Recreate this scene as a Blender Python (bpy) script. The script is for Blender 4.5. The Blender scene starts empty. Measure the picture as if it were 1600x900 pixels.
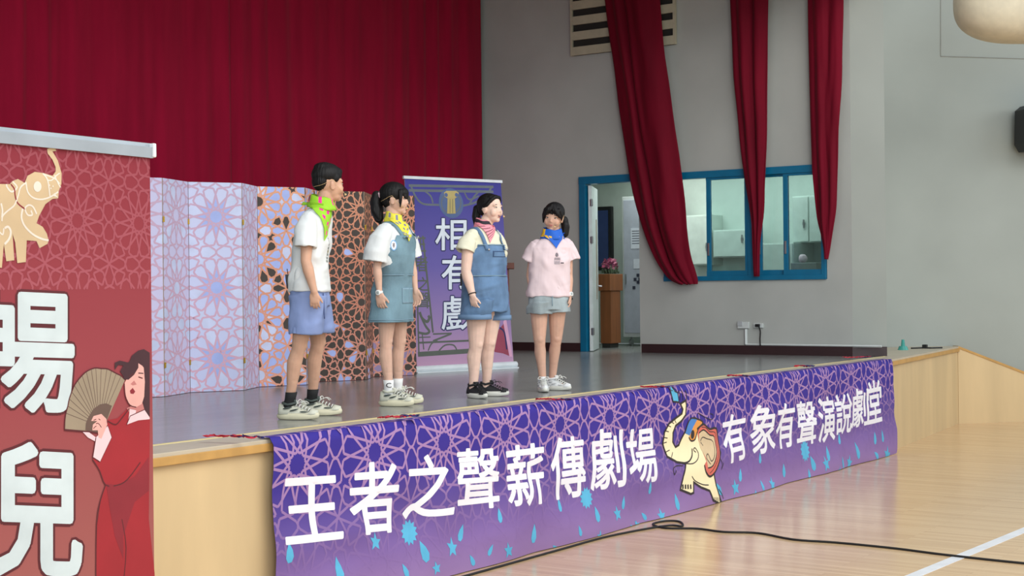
import bpy, bmesh, math, random
from mathutils import Vector, Matrix, noise
from mathutils.bvhtree import BVHTree
from mathutils.geometry import tessellate_polygon, delaunay_2d_cdt
random.seed(7)
V = Vector
SC = bpy.context.scene
COL = SC.collection
pi = math.pi

# ------------------------------------------------------------------ camera
FL = 2320.0; ROLL = .0108; CAMH = 1.91; YAW = math.radians(34.6); ST = 1.05
FW = V((math.cos(YAW), math.sin(YAW), 0)); RT = V((math.sin(YAW), -math.cos(YAW), 0)); UP = V((0, 0, 1))
CAM = V((0, 0, CAMH))
cam_data = bpy.data.cameras.new('camera'); cam = bpy.data.objects.new('camera', cam_data); COL.objects.link(cam)
cam_data.sensor_width = 36; cam_data.lens = 36 * FL / 1600; cam_data.clip_end = 200
_f = (FW + UP * (.68 / FL)).normalized(); _r = (RT * math.cos(ROLL) - UP * math.sin(ROLL)).normalized(); _u = _r.cross(_f).normalized()
_m = Matrix((_r, _u, -_f)).transposed().to_4x4(); _m.translation = CAM; cam.matrix_world = _m
SC.camera = cam

# ------------------------------------------------------------------ light and exposure
w = bpy.data.worlds.new('world'); SC.world = w; w.use_nodes = True
bgn = w.node_tree.nodes['Background']; bgn.inputs[0].default_value = (.80, .90, 1.0, 1); bgn.inputs[1].default_value = .72
SC.view_settings.view_transform = 'Standard'; SC.view_settings.look = 'None'
SC.view_settings.gamma = 1; SC.view_settings.exposure = -.08; SC.view_settings.use_curve_mapping = False
def area(name, loc, target, sx, sy, power, col=(1, 1, 1), spread=180):
    l = bpy.data.lights.new(name, 'AREA'); l.shape = 'RECTANGLE'; l.size = sx; l.size_y = sy; l.energy = power; l.color = col; l.spread = math.radians(spread)
    o = bpy.data.objects.new(name, l); COL.objects.link(o); o.location = loc
    o.rotation_euler = (V(target) - V(loc)).to_track_quat('-Z', 'Y').to_euler(); return o
area('hall_ceiling_light', (7, -2, 8.5), (9, 3, 0), 14, 6, 1150, (1, .97, .93))
area('hall_window_light', (-9, -9, 6), (12, 8, 1.6), 9, 6, 1500, (.93, .97, 1))
area('hall_side_light', (21, -7, 6.5), (19, 7, 2), 9, 4, 420, (.95, 1, .98))
area('stage_batten_light', (10, 7.4, 7.6), (10.5, 9.2, 1), 9, .5, 30, (1, .98, .95))
area('back_room_light', (18.5, 9.5, 3.75), (18.5, 9.5, 1), 1.6, 3, 60, (.93, 1, .95))

# ------------------------------------------------------------------ helpers
def ray(x, y):
    a = x - 800; b = 450 - y; c, s = math.cos(ROLL), math.sin(ROLL)
    return FW * FL + RT * (a * c + b * s) + UP * (-a * s + b * c + .68)
def at(x, y, d): return CAM + ray(x, y) * (d / FL)
def onz(x, y, z): r = ray(x, y); return CAM + r * ((z - CAMH) / r.z)
def onX(x, y, X): r = ray(x, y); return CAM + r * (X / r.x)
def onY(x, y, Y): r = ray(x, y); return CAM + r * (Y / r.y)
def onP(x, y, p, n): r = ray(x, y); return CAM + r * ((V(p) - CAM).dot(n) / r.dot(n))
def srgb(c):
    return tuple((v / 255 / 12.92 if v / 255 <= .04045 else ((v / 255 + .055) / 1.055) ** 2.4) for v in c) + (1,)
MATS = {}
def mat(name, c, rough=.6, metal=0, var=.06, vscale=8, bump=0, bscale=60, stretch=None, sheen=0, spec=.5, coat=0):
    if name in MATS: return MATS[name]
    m = bpy.data.materials.new(name); m.use_nodes = True; nt = m.node_tree; b = nt.nodes['Principled BSDF']
    b.inputs['Roughness'].default_value = rough; b.inputs['Metallic'].default_value = metal
    b.inputs['Specular IOR Level'].default_value = spec; b.inputs['Sheen Weight'].default_value = sheen; b.inputs['Coat Weight'].default_value = coat
    tc = nt.nodes.new('ShaderNodeTexCoord'); mp = nt.nodes.new('ShaderNodeMapping'); nt.links.new(tc.outputs['Object'], mp.inputs['Vector'])
    if stretch: mp.inputs['Scale'].default_value = stretch
    nz = nt.nodes.new('ShaderNodeTexNoise'); nz.inputs['Scale'].default_value = vscale; nz.inputs['Detail'].default_value = 5
    nt.links.new(mp.outputs['Vector'], nz.inputs['Vector'])
    cr = nt.nodes.new('ShaderNodeValToRGB'); L = srgb(c)
    cr.color_ramp.elements[0].position = .3; cr.color_ramp.elements[1].position = .7
    cr.color_ramp.elements[0].color = tuple(v * (1 - var * 1.6) for v in L[:3]) + (1,); cr.color_ramp.elements[1].color = tuple(min(1, v * (1 + var)) for v in L[:3]) + (1,)
    nt.links.new(nz.outputs['Fac'], cr.inputs['Fac']); nt.links.new(cr.outputs['Color'], b.inputs['Base Color'])
    if bump:
        n2 = nt.nodes.new('ShaderNodeTexNoise'); n2.inputs['Scale'].default_value = bscale; nt.links.new(mp.outputs['Vector'], n2.inputs['Vector'])
        bp = nt.nodes.new('ShaderNodeBump'); bp.inputs['Strength'].default_value = bump; bp.inputs['Distance'].default_value = .01
        nt.links.new(n2.outputs['Fac'], bp.inputs['Height']); nt.links.new(bp.outputs['Normal'], b.inputs['Normal'])
    MATS[name] = m; return m
def rampmat(name, stops, axis=1, rough=.7, bump=0):
    """print whose ink follows the UV (u, v in metres)"""
    if name in MATS: return MATS[name]
    m = bpy.data.materials.new(name); m.use_nodes = True; nt = m.node_tree; b = nt.nodes['Principled BSDF']; b.inputs['Roughness'].default_value = rough
    b.inputs['Specular IOR Level'].default_value = .25
    uv = nt.nodes.new('ShaderNodeUVMap'); sp = nt.nodes.new('ShaderNodeSeparateXYZ'); nt.links.new(uv.outputs['UV'], sp.inputs[0])
    lo, hi = stops[0][0], stops[-1][0]
    mr = nt.nodes.new('ShaderNodeMapRange'); mr.inputs['From Min'].default_value = lo; mr.inputs['From Max'].default_value = hi
    nt.links.new(sp.outputs[axis], mr.inputs['Value']); cr = nt.nodes.new('ShaderNodeValToRGB'); nt.links.new(mr.outputs['Result'], cr.inputs['Fac'])
    for i, (p, c) in enumerate(stops):
        q = (p - lo) / (hi - lo)
        e = cr.color_ramp.elements[i] if i < 2 else cr.color_ramp.elements.new(q)
        if i < 2: e.position = q
        e.color = srgb(c)
    # keep order correct when more than two stops are given
    if len(stops) > 2:
        while len(cr.color_ramp.elements) > 1: cr.color_ramp.elements.remove(cr.color_ramp.elements[-1])
        cr.color_ramp.elements[0].position = 0; cr.color_ramp.elements[0].color = srgb(stops[0][1])
        for p, c in stops[1:]:
            e = cr.color_ramp.elements.new((p - lo) / (hi - lo)); e.color = srgb(c)
    nt.links.new(cr.outputs['Color'], b.inputs['Base Color']); MATS[name] = m; return m

def tag(o, label=None, cat=None, group=None, kind=None):
    if label: o['label'] = label
    if cat: o['category'] = cat
    if group: o['group'] = group
    if kind: o['kind'] = kind
    return o
def link(name, me, mats, parent=None, origin=None, smooth=False):
    if not isinstance(mats, (list, tuple)): mats = [mats]
    for m in mats: me.materials.append(m)
    if origin is not None:
        me.transform(Matrix.Translation(-V(origin)))
    o = bpy.data.objects.new(name, me); COL.objects.link(o)
    if origin is not None: o.location = origin
    if smooth:
        for p in me.polygons: p.use_smooth = True
    if parent is not None:
        o.parent = parent
        # parents carry translation / rotation only: store world coordinates relative to them
        o.matrix_parent_inverse = parent.matrix_basis.inverted()
    return o
def bobj(name, bm, mats, parent=None, origin=None, smooth=False, recalc=True):
    if recalc: bmesh.ops.recalc_face_normals(bm, faces=bm.faces)
    me = bpy.data.meshes.new(name); bm.to_mesh(me); bm.free()
    return link(name, me, mats, parent, origin, smooth)
def empty(name, loc, label, cat, group=None):
    o = bpy.data.objects.new(name, None); o.empty_display_size = .1; COL.objects.link(o); o.location = loc
    return tag(o, label, cat, group)
def box(bm, a, b, bev=0, mi=0):
    a, b = V(a), V(b)
    r = bmesh.ops.create_cube(bm, size=1); vs = r['verts']
    for v in vs: v.co = V(((a.x + b.x) / 2 + v.co.x * (b.x - a.x), (a.y + b.y) / 2 + v.co.y * (b.y - a.y), (a.z + b.z) / 2 + v.co.z * (b.z - a.z)))
    fs = set(f for v in vs for f in v.link_faces)
    for f in fs: f.material_index = mi
    if bev:
        es = list(set(e for v in vs for e in v.link_edges)); r2 = bmesh.ops.bevel(bm, geom=es, offset=bev, segments=2, affect='EDGES', profile=.6)
        for f in r2['faces']: f.material_index = mi
    return vs
def boxobj(name, a, b, m, parent=None, bev=0, origin=None, kind=None):
    bm = bmesh.new(); box(bm, a, b, bev); o = bobj(name, bm, m, parent, origin)
    if kind: o['kind'] = kind
    return o
def prism(bm, pts, z0, z1, mi=0):
    n = len(pts); lo = [bm.verts.new((p[0], p[1], z0)) for p in pts]; hi = [bm.verts.new((p[0], p[1], z1)) for p in pts]
    fs = [bm.faces.new(lo[::-1]), bm.faces.new(hi)] + [bm.faces.new((lo[i], lo[(i + 1) % n], hi[(i + 1) % n], hi[i])) for i in range(n)]
    for f in fs: f.material_index = mi
def extr(bm, pts3, d, mi=0):
    """closed prism: planar 3-D outline pushed along d"""
    n = len(pts3); d = V(d); lo = [bm.verts.new(p) for p in pts3]; hi = [bm.verts.new(V(p) + d) for p in pts3]
    fs = [bm.faces.new(lo[::-1]), bm.faces.new(hi)] + [bm.faces.new((lo[i], lo[(i + 1) % n], hi[(i + 1) % n], hi[i])) for i in range(n)]
    for f in fs: f.material_index = mi
def frame_of(d):
    d = d.normalized(); a = UP if abs(d.z) < .9 else V((1, 0, 0)); s = d.cross(a).normalized(); return s, s.cross(d).normalized()
def tube(bm, pts, r, n=8, mi=0, cap=True):
    pts = [V(p) for p in pts]; rings = []
    rr = r if isinstance(r, (list, tuple)) else [r] * len(pts)
    s = None
    for i, p in enumerate(pts):
        d = (pts[min(i + 1, len(pts) - 1)] - pts[max(i - 1, 0)]).normalized()
        if s is None: s, t = frame_of(d)
        else: s = (s - d * s.dot(d)).normalized()
        t = d.cross(s)
        rings.append([bm.verts.new(p + (s * math.cos(2 * pi * k / n) + t * math.sin(2 * pi * k / n)) * rr[i]) for k in range(n)])
    for a, b in zip(rings, rings[1:]):
        for k in range(n):
            f = bm.faces.new((a[k], a[(k + 1) % n], b[(k + 1) % n], b[k])); f.material_index = mi
    if cap:
        for q in (rings[0][::-1], rings[-1]): bm.faces.new(q).material_index = mi
def catmull(pts, k=6):
    pts = [V(p) for p in pts]; out = []
    for i in range(len(pts) - 1):
        p0 = pts[max(i - 1, 0)]; p1 = pts[i]; p2 = pts[i + 1]; p3 = pts[min(i + 2, len(pts) - 1)]
        for j in range(k):
            t = j / k; out.append(.5 * ((2 * p1) + (p2 - p0) * t + (2 * p0 - 5 * p1 + 4 * p2 - p3) * t * t + (3 * p1 - p0 - 3 * p2 + p3) * t ** 3))
    out.append(pts[-1]); return out

# ------------------------------------------------------------------ flat art laid on a surface
_gl = {}
def glyph(ch, bold):
    """outline of one character as triangles, normalised to 0..1"""
    key = ch
    if key in _gl: return _gl[key]
    c = bpy.data.curves.new('g', 'FONT'); c.body = ch; c.resolution_u = 3
    o = bpy.data.objects.new('g', c); COL.objects.link(o)
    dg = bpy.context.evaluated_depsgraph_get(); me = bpy.data.meshes.new_from_object(o.evaluated_get(dg))
    vs = [(v.co.x, v.co.y) for v in me.vertices]; fs = [tuple(p.vertices) for p in me.polygons]
    cnt = {}
    for f in fs:
        for i in range(len(f)): e = tuple(sorted((f[i], f[(i + 1) % len(f)]))); cnt[e] = cnt.get(e, 0) + 1
    be = [e for e, n in cnt.items() if n == 1]
    bpy.data.objects.remove(o); bpy.data.curves.remove(c); bpy.data.meshes.remove(me)
    x0 = min(v[0] for v in vs); x1 = max(v[0] for v in vs); y0 = min(v[1] for v in vs); y1 = max(v[1] for v in vs)
    _gl[key] = ([((a - x0) / (x1 - x0), (b - y0) / (y1 - y0)) for a, b in vs], fs, be); return _gl[key]
class Art:
    def __init__(s): s.v = []; s.f = []; s.rj = random.Random(1)
    def tri(s, pts, mi, lay):
        b = len(s.v); s.v += [(p[0], p[1], lay) for p in pts]; s.f.append((tuple(range(b, b + len(pts))), mi))
    def poly(s, pts, mi, lay):
        pts = [(p[0], p[1]) for p in pts]
        b = len(s.v); s.v += [(p[0], p[1], lay) for p in pts]
        for t in tessellate_polygon([[V((p[0], p[1], 0)) for p in pts]]): s.f.append((tuple(b + i for i in t), mi))
    def line(s, pts, wd, mi, lay, closed=False, smooth=0):
        pts = [V((p[0], p[1], 0)) for p in pts]
        if closed: pts = pts + [pts[0]]
        if smooth: pts = catmull(pts, smooth)
        L = []; n = len(pts)
        for i, p in enumerate(pts):
            if closed and i in (0, n - 1): d1 = (pts[n - 1] - pts[n - 2]); d2 = pts[1] - pts[0]
            else: d1 = p - pts[i - 1] if i else pts[1] - p; d2 = pts[i + 1] - p if i < n - 1 else p - pts[i - 1]
            if d1.length < 1e-9: d1 = d2
            if d2.length < 1e-9: d2 = d1
            d = (d1.normalized() + d2.normalized())
            if d.length < 1e-6: d = d1
            d.normalize(); nr = V((-d.y, d.x, 0)); k = 1 / max(.5, nr.dot(V((-d1.y, d1.x, 0)).normalized()))
            wi = wd[i] if isinstance(wd, list) else wd
            L.append((p + nr * wi / 2 * k, p - nr * wi / 2 * k))
        for a, b in zip(L, L[1:]): s.tri([a[0], a[1], b[1], b[0]], mi, lay - .35 * s.rj.random())
    def blob(s, c, r, mi, lay, n=14, ry=None):
        s.poly([(c[0] + r * math.cos(2 * pi * k / n), c[1] + (ry or r) * math.sin(2 * pi * k / n)) for k in range(n)], mi, lay)
    def text(s, ch, quad, mi, lay, bold=.02, m=None):
        """quad: bottom-left, bottom-right, top-right, top-left in art coordinates"""
        vs, fs, be = glyph(ch, bold); hgt = ((quad[3][0] - quad[0][0]) ** 2 + (quad[3][1] - quad[0][1]) ** 2) ** .5; bw = bold * hgt; m = bold if m is None else m; vs = [(m + x * (1 - 2 * m), m + y * (1 - 2 * m)) for x, y in vs]; q = [V((p[0], p[1], 0)) for p in quad]; b = len(s.v)
        for x, y in vs:
            p = (q[0] * (1 - x) + q[1] * x) * (1 - y) + (q[3] * (1 - x) + q[2] * x) * y; s.v.append((p.x, p.y, lay))
        P_ = [v[:2] for v in s.v[b:b + len(vs)]]
        for f in fs: s.f.append((tuple(b + i for i in f), mi))
        if bw:
            for i, j in be: s.line([P_[i], P_[j]], 2 * bw, mi, lay - .05)
            for i in set(k for e in be for k in e): s.blob(P_[i], bw, mi, lay - .4 - .3 * s.rj.random(), 6)
    def build(s, name, surf, mats, rect, grid, parent=None, step=None, origin=None, base=True, smooth=False, edgefn=None):
        bm = bmesh.new(); vv = [bm.verts.new(p) for p in s.v]
        for f, mi in s.f:
            try: q = bm.faces.new([vv[i] for i in f]); q.material_index = mi
            except ValueError: pass
        bmesh.ops.dissolve_degenerate(bm, dist=1e-6, edges=bm.edges)
        x0, y0, x1, y1 = rect
        for co, no in (((x0, 0, 0), (-1, 0, 0)), ((x1, 0, 0), (1, 0, 0)), ((0, y0, 0), (0, -1, 0)), ((0, y1, 0), (0, 1, 0))):
            bmesh.ops.bisect_plane(bm, geom=bm.verts[:] + bm.edges[:] + bm.faces[:], plane_co=co, plane_no=no, clear_outer=True)
        if step:
            k = int((x1 - x0) / step)
            for i in range(1, k + 1):
                bmesh.ops.bisect_plane(bm, geom=bm.verts[:] + bm.edges[:] + bm.faces[:], plane_co=(x0 + i * step, 0, 0), plane_no=(1, 0, 0))
            k = int((y1 - y0) / step)
            for i in range(1, k + 1):
                bmesh.ops.bisect_plane(bm, geom=bm.verts[:] + bm.edges[:] + bm.faces[:], plane_co=(0, y0 + i * step, 0), plane_no=(0, 1, 0))
        if base:
            nx, ny = grid; G = [[bm.verts.new((x0 + (x1 - x0) * i / nx, y0 + (y1 - y0) * j / ny, 0)) for j in range(ny + 1)] for i in range(nx + 1)]
            for i in range(nx):
                for j in range(ny): bm.faces.new((G[i][j], G[i + 1][j], G[i + 1][j + 1], G[i][j + 1]))
        uv = bm.loops.layers.uv.new('UVMap')
        for f in bm.faces:
            for l in f.loops: l[uv].uv = (l.vert.co.x, l.vert.co.y)
        for f in bm.faces:
            if f.normal.z < 0 or (f.normal_update() or f.normal.z < 0): f.normal_flip()
        for v in bm.verts: v.co = surf(v.co.x, v.co.y, v.co.z)
        return bobj(name, bm, mats, parent, origin, smooth, recalc=False)

def rosette_segments(x0, y0, x1, y1, p, ox, oy):
    """twelve-fold star lattice of pitch p, one star centred on (ox, oy)"""
    segs = []; tmpl = []
    def add(poly, th, deep=False):
        n = len(poly); P_ = [V((q[0], q[1], 0)) for q in poly]; cen = sum(P_, V()) / n; M = []; th = math.radians(th)
        for i in range(n):
            m = (P_[i] + P_[(i + 1) % n]) / 2; e = (P_[(i + 1) % n] - P_[i]).normalized(); nn_ = V((-e.y, e.x, 0)); 
            if nn_.dot(cen - m) < 0: nn_ = -nn_
            M.append((m, e, nn_))
        def isect(a, da, b_, db):
            den = da.x * db.y - da.y * db.x
            if abs(den) < 1e-9: return None
            t = ((b_.x - a.x) * db.y - (b_.y - a.y) * db.x) / den; return t, a + da * t
        for i in range(n):
            m, e, nn_ = M[i]; d1 = nn_ * math.cos(th) + e * math.sin(th); steps = 3 if deep else 1; last = m
            for k in range(1, steps + 1):
                m2, e2, n2 = M[(i + k) % n]; d2 = n2 * math.cos(th) - e2 * math.sin(th); r1 = isect(m, d1, m2, d2)
                if r1 is None or r1[0] <= 0: tmpl.append((m, m2)); break
                tmpl.append((last, r1[1])); 
                m0, e0, n0 = M[(i - k) % n] if False else M[(i + k) % n]; last = r1[1]
            # the mirrored ray
            d1 = nn_ * math.cos(th) - e * math.sin(th); last = m
            for k in range(1, steps + 1):
                m2, e2, n2 = M[(i - k) % n]; d2 = n2 * math.cos(th) + e2 * math.sin(th); r1 = isect(m, d1, m2, d2)
                if r1 is None or r1[0] <= 0: break
                tmpl.append((last, r1[1])); last = r1[1]
    cr_ = .33; Vd = [(cr_ * math.cos(math.radians(15 + 30 * k)), cr_ * math.sin(math.radians(15 + 30 * k))) for k in range(12)]
    add(Vd, 14, True); oy_ = .125; od = .345
    def rot(q, k):
        for _ in range(k): q = (-q[1], q[0])
        return q
    for k in range(4):
        add([rot(q, k) for q in (Vd[11], (.5, -oy_), (.5, oy_), Vd[0])], 20)
        add([rot(q, k) for q in (Vd[0], (.5, oy_), (.5, od), (od, od), Vd[1])], 20)
        add([rot(q, k) for q in (Vd[1], (od, od), (od, .5), (oy_, .5), Vd[2])], 20)
    add([(od, od), (.5, od), (1 - od, od), (1 - od, .5), (1 - od, 1 - od), (.5, 1 - od), (od, 1 - od), (od, .5)], 24)
    for i in range(int((x0 - ox) / p) - 2, int((x1 - ox) / p) + 3):
        for j in range(int((y0 - oy) / p) - 2, int((y1 - oy) / p) + 3):
            for a, b in tmpl: segs.append(((ox + (i + a[0]) * p, oy + (j + a[1]) * p), (ox + (i + b[0]) * p, oy + (j + b[1]) * p)))
    out = []
    seen = set()
    for a, b in segs:
        if max(a[0], b[0]) < x0 or min(a[0], b[0]) > x1 or max(a[1], b[1]) < y0 or min(a[1], b[1]) > y1: continue
        # clip (Liang-Barsky)
        t0, t1 = 0, 1; dx, dy = b[0] - a[0], b[1] - a[1]; ok = True
        for pp, qq in ((-dx, a[0] - x0), (dx, x1 - a[0]), (-dy, a[1] - y0), (dy, y1 - a[1])):
            if abs(pp) < 1e-12:
                if qq < 0: ok = False
            else:
                r_ = qq / pp
                if pp < 0: t0 = max(t0, r_)
                else: t1 = min(t1, r_)
        if not ok or t0 >= t1: continue
        A_ = (a[0] + dx * t0, a[1] + dy * t0); B_ = (a[0] + dx * t1, a[1] + dy * t1)
        key = tuple(sorted(((round(A_[0], 4), round(A_[1], 4)), (round(B_[0], 4), round(B_[1], 4)))))
        if key in seen: continue
        seen.add(key); out.append((A_, B_))
    return out
def cells(segs, rect):
    """closed cells between the pattern lines: list of (triangles, centre)"""
    x0, y0, x1, y1 = rect
    vs = [V((x0, y0)), V((x1, y0)), V((x1, y1)), V((x0, y1))]; es = [(0, 1), (1, 2), (2, 3), (3, 0)]; idx = {}
    def vi(p):
        k = (round(p[0], 4), round(p[1], 4))
        if k not in idx: idx[k] = len(vs); vs.append(V(k))
        return idx[k]
    for a, b in segs:
        i, j = vi(a), vi(b)
        if i != j: es.append((i, j))
    ov, oe, of, _, oeo, _ = delaunay_2d_cdt(vs, es, [], 0, 1e-4)
    cons = set(tuple(sorted(e)) for e, o in zip(oe, oeo) if len(o))
    adj = {}
    for fi, f in enumerate(of):
        for i in range(3):
            e = tuple(sorted((f[i], f[(i + 1) % 3]))); adj.setdefault(e, []).append(fi)
    lab = [-1] * len(of); out = []
    for s in range(len(of)):
        if lab[s] >= 0: continue
        st = [s]; lab[s] = len(out); mem = []
        while st:
            f = st.pop(); mem.append(f)
            for i in range(3):
                e = tuple(sorted((of[f][i], of[f][(i + 1) % 3])))
                if e in cons: continue
                for g in adj[e]:
                    if lab[g] < 0: lab[g] = len(out); st.append(g)
        tr = [[tuple(ov[k]) for k in of[m]] for m in mem]
        ar = 0; cx = cy = 0
        for t in tr:
            a = abs((t[1][0] - t[0][0]) * (t[2][1] - t[0][1]) - (t[2][0] - t[0][0]) * (t[1][1] - t[0][1])) / 2
            ar += a; cx += a * sum(q[0] for q in t) / 3; cy += a * sum(q[1] for q in t) / 3
        if ar > 0: out.append((tr, (cx / ar, cy / ar), ar))
    return out

# ------------------------------------------------------------------ materials
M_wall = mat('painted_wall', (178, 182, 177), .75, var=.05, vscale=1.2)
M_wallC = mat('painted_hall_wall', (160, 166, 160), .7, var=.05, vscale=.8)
M_ply = mat('pale_plywood', (212, 186, 142), .5, var=.07, vscale=3, stretch=(1, 1, .15))
M_plytop = mat('stage_edge_laminate', (194, 182, 160), .45, var=.05, vscale=4)
M_trim = mat('edge_trim_wood', (196, 152, 86), .5, var=.08)
M_cream = mat('cream_paint', (222, 205, 150), .5, var=.04)
M_base = mat('dark_baseboard', (52, 32, 34), .45)
M_teal = mat('teal_paint', (8, 108, 146), .3, var=.06)
M_white = mat('white_enamel', (205, 212, 210), .4, var=.03)
M_cup = mat('pale_cupboard_paint', (196, 208, 200), .45, var=.03)
M_steel = mat('steel', (170, 172, 174), .3, metal=.9)
M_alu = mat('aluminium', (176, 184, 190), .35, metal=.55)
M_black = mat('black_plastic', (20, 21, 24), .45)
M_rub = mat('black_rubber', (18, 18, 20), .6)
M_red = mat('crimson_velvet', (154, 16, 50), .85, var=.10, vscale=2.2, stretch=(3, 3, .3), sheen=.05, spec=.1)
M_redf = mat('crimson_satin', (112, 10, 34), .75, var=.12, vscale=2, stretch=(3, 3, .4), sheen=.03, spec=.12)
M_brown = mat('brown_wood', (132, 80, 44), .45, var=.12, vscale=5, stretch=(4, 4, .4))
M_dbrown = mat('dark_red_wood', (104, 50, 30), .45, var=.12, vscale=5, stretch=(4, 4, .4))
M_gold = mat('brass', (214, 170, 60), .3, metal=.9)
M_dark = mat('dark_void', (40, 38, 34), .9)
def glass_mat():
    m = bpy.data.materials.new('window_glass'); m.use_nodes = True; nt = m.node_tree; b = nt.nodes['Principled BSDF']; out = nt.nodes['Material Output']
    tr = nt.nodes.new('ShaderNodeBsdfTransparent'); tr.inputs[0].default_value = (.80, .90, .90, 1)
    gl = nt.nodes.new('ShaderNodeBsdfGlossy'); gl.inputs['Roughness'].default_value = .04
    mx = nt.nodes.new('ShaderNodeMixShader'); fr = nt.nodes.new('ShaderNodeFresnel'); fr.inputs[0].default_value = 1.5
    nt.links.new(fr.outputs[0], mx.inputs[0]); nt.links.new(tr.outputs[0], mx.inputs[1]); nt.links.new(gl.outputs[0], mx.inputs[2]); nt.links.new(mx.outputs[0], out.inputs[0])
    return m
M_glass = glass_mat()
def floor_mat(name, c1, c2, cm, rough, row, length, swap, bumps=.05, rvar=.1, aniso=None):
    m = bpy.data.materials.new(name); m.use_nodes = True; nt = m.node_tree; b = nt.nodes['Principled BSDF']
    tc = nt.nodes.new('ShaderNodeTexCoord'); mp = nt.nodes.new('ShaderNodeMapping'); nt.links.new(tc.outputs['Object'], mp.inputs[0])
    if swap: mp.inputs['Rotation'].default_value = (0, 0, pi / 2)
    br = nt.nodes.new('ShaderNodeTexBrick'); nt.links.new(mp.outputs[0], br.inputs['Vector'])
    br.inputs['Scale'].default_value = 1; br.inputs['Brick Width'].default_value = length; br.inputs['Row Height'].default_value = row
    br.inputs['Mortar Size'].default_value = .0012; br.inputs['Mortar Smooth'].default_value = .6; br.offset = .37; br.squash = 1
    br.inputs['Color1'].default_value = srgb(c1); br.inputs['Color2'].default_value = srgb(c2); br.inputs['Mortar'].default_value = srgb(cm)
    m2 = nt.nodes.new('ShaderNodeMapping'); nt.links.new(mp.outputs[0], m2.inputs[0]); m2.inputs['Scale'].default_value = (.8, 22, 1)
    nz = nt.nodes.new('ShaderNodeTexNoise'); nz.inputs['Scale'].default_value = 1.5; nz.inputs['Detail'].default_value = 6; nt.links.new(m2.outputs[0], nz.inputs['Vector'])
    mx = nt.nodes.new('ShaderNodeMixRGB'); mx.blend_type = 'MULTIPLY'; mx.inputs[0].default_value = .25
    cr = nt.nodes.new('ShaderNodeValToRGB'); cr.color_ramp.elements[0].position = .3; cr.color_ramp.elements[0].color = (.6, .55, .5, 1); cr.color_ramp.elements[1].position = .65
    nt.links.new(nz.outputs['Fac'], cr.inputs[0]); nt.links.new(br.outputs['Color'], mx.inputs[1]); nt.links.new(cr.outputs[0], mx.inputs[2])
    nt.links.new(mx.outputs[0], b.inputs['Base Color'])
    mr = nt.nodes.new('ShaderNodeMapRange'); mr.inputs['To Min'].default_value = rough; mr.inputs['To Max'].default_value = rough + rvar; nt.links.new(nz.outputs['Fac'], mr.inputs['Value'])
    nt.links.new(mr.outputs[0], b.inputs['Roughness'])
    n3 = nt.nodes.new('ShaderNodeTexNoise'); n3.inputs['Scale'].default_value = 2.5; n3.inputs['Detail'].default_value = 2
    m4 = nt.nodes.new('ShaderNodeMapping'); m4.inputs['Scale'].default_value = (.6, 5, 1); nt.links.new(mp.outputs[0], m4.inputs[0]); nt.links.new(m4.outputs[0], n3.inputs['Vector'])
    bp = nt.nodes.new('ShaderNodeBump'); bp.inputs['Strength'].default_value = bumps; bp.inputs['Distance'].default_value = .02
    nt.links.new(n3.outputs['Fac'], bp.inputs['Height']); nt.links.new(bp.outputs[0], b.inputs['Normal'])
    return m
M_hall = floor_mat('maple_floor', (226, 194, 152), (212, 178, 136), (172, 136, 98), .13, .058, 1.3, True, .04)
M_stage = floor_mat('grey_stage_boards', (142, 144, 142), (128, 130, 130), (92, 92, 92), .15, .07, 1.8, False, .05)

# ------------------------------------------------------------------ structure
def struct(name, bm, m, **k):
    o = bobj(name, bm, m, **k); o['kind'] = 'structure'; return o
bm = bmesh.new(); box(bm, (-6, -8, -.1), (34, 6.6, 0)); struct('floor', bm, M_hall)
# floor of the stage and, behind the side wall, of the back room
bm = bmesh.new(); box(bm, (-2, 6.36, .9), (17.0, 12.9, ST)); box(bm, (17.0, 6.9, .9), (19.7, 12.9, ST - .002)); struct('floor_stage', bm, M_stage)
WING = [(16.2, 6.04), (20.12, 6.5)]
bm = bmesh.new()
box(bm, (-2, 6.06, 0), (16.2, 6.34, 1.0))
prism(bm, [(16.2, 6.06), (20.125, 6.505), (20.2, 6.7), (19.3, 7.45), (17.0, 6.36), (16.2, 6.34)], 0, 1.0)
struct('wall_stage_front', bm, M_ply)
# nosing of the stage: top laminate with a wooden lip
bm = bmesh.new()
box(bm, (-2, 6.03, 1.0), (16.2, 6.36, ST + .004), .004)
prism(bm, [(16.2, 6.03), (20.12, 6.49), (20.22, 6.7), (19.3, 7.5), (17.02, 6.38), (16.2, 6.36)], 1.0, ST + .004)
struct('trim_1', bm, M_plytop)
bm = bmesh.new(); box(bm, (-2, 6.022, .985), (16.2, 6.04, 1.032), .003)
prism(bm, [(16.2, 6.022), (20.13, 6.482), (20.13, 6.5), (16.2, 6.04)], .985, 1.032); struct('trim_2', bm, M_trim)
bm = bmesh.new(); box(bm, (-2, 6.355, ST - .01), (17.0, 6.385, ST + .008)); struct('trim_3', bm, M_cream)
# side ramp guard at the far end of the stage
D45 = V((.6926, -.7213, 0)); c0 = V((20.12, 6.5, 0)); NB = V((.7213, .6926, 0))
bm = bmesh.new(); extr(bm, [c0, c0 + D45 * 2.6, c0 + D45 * 2.6 + UP * .03, c0 + UP * (ST - .02)], NB * .14); struct('wall_ramp', bm, M_ply)
bm = bmesh.new(); extr(bm, [c0 - NB * .01 + UP * (ST - .02), c0 - NB * .01 + D45 * 2.6 + UP * .03, c0 - NB * .01 + D45 * 2.62 + UP * .06, c0 - NB * .01 + UP * (ST + .01)], NB * .16); struct('trim_4', bm, M_trim)
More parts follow.
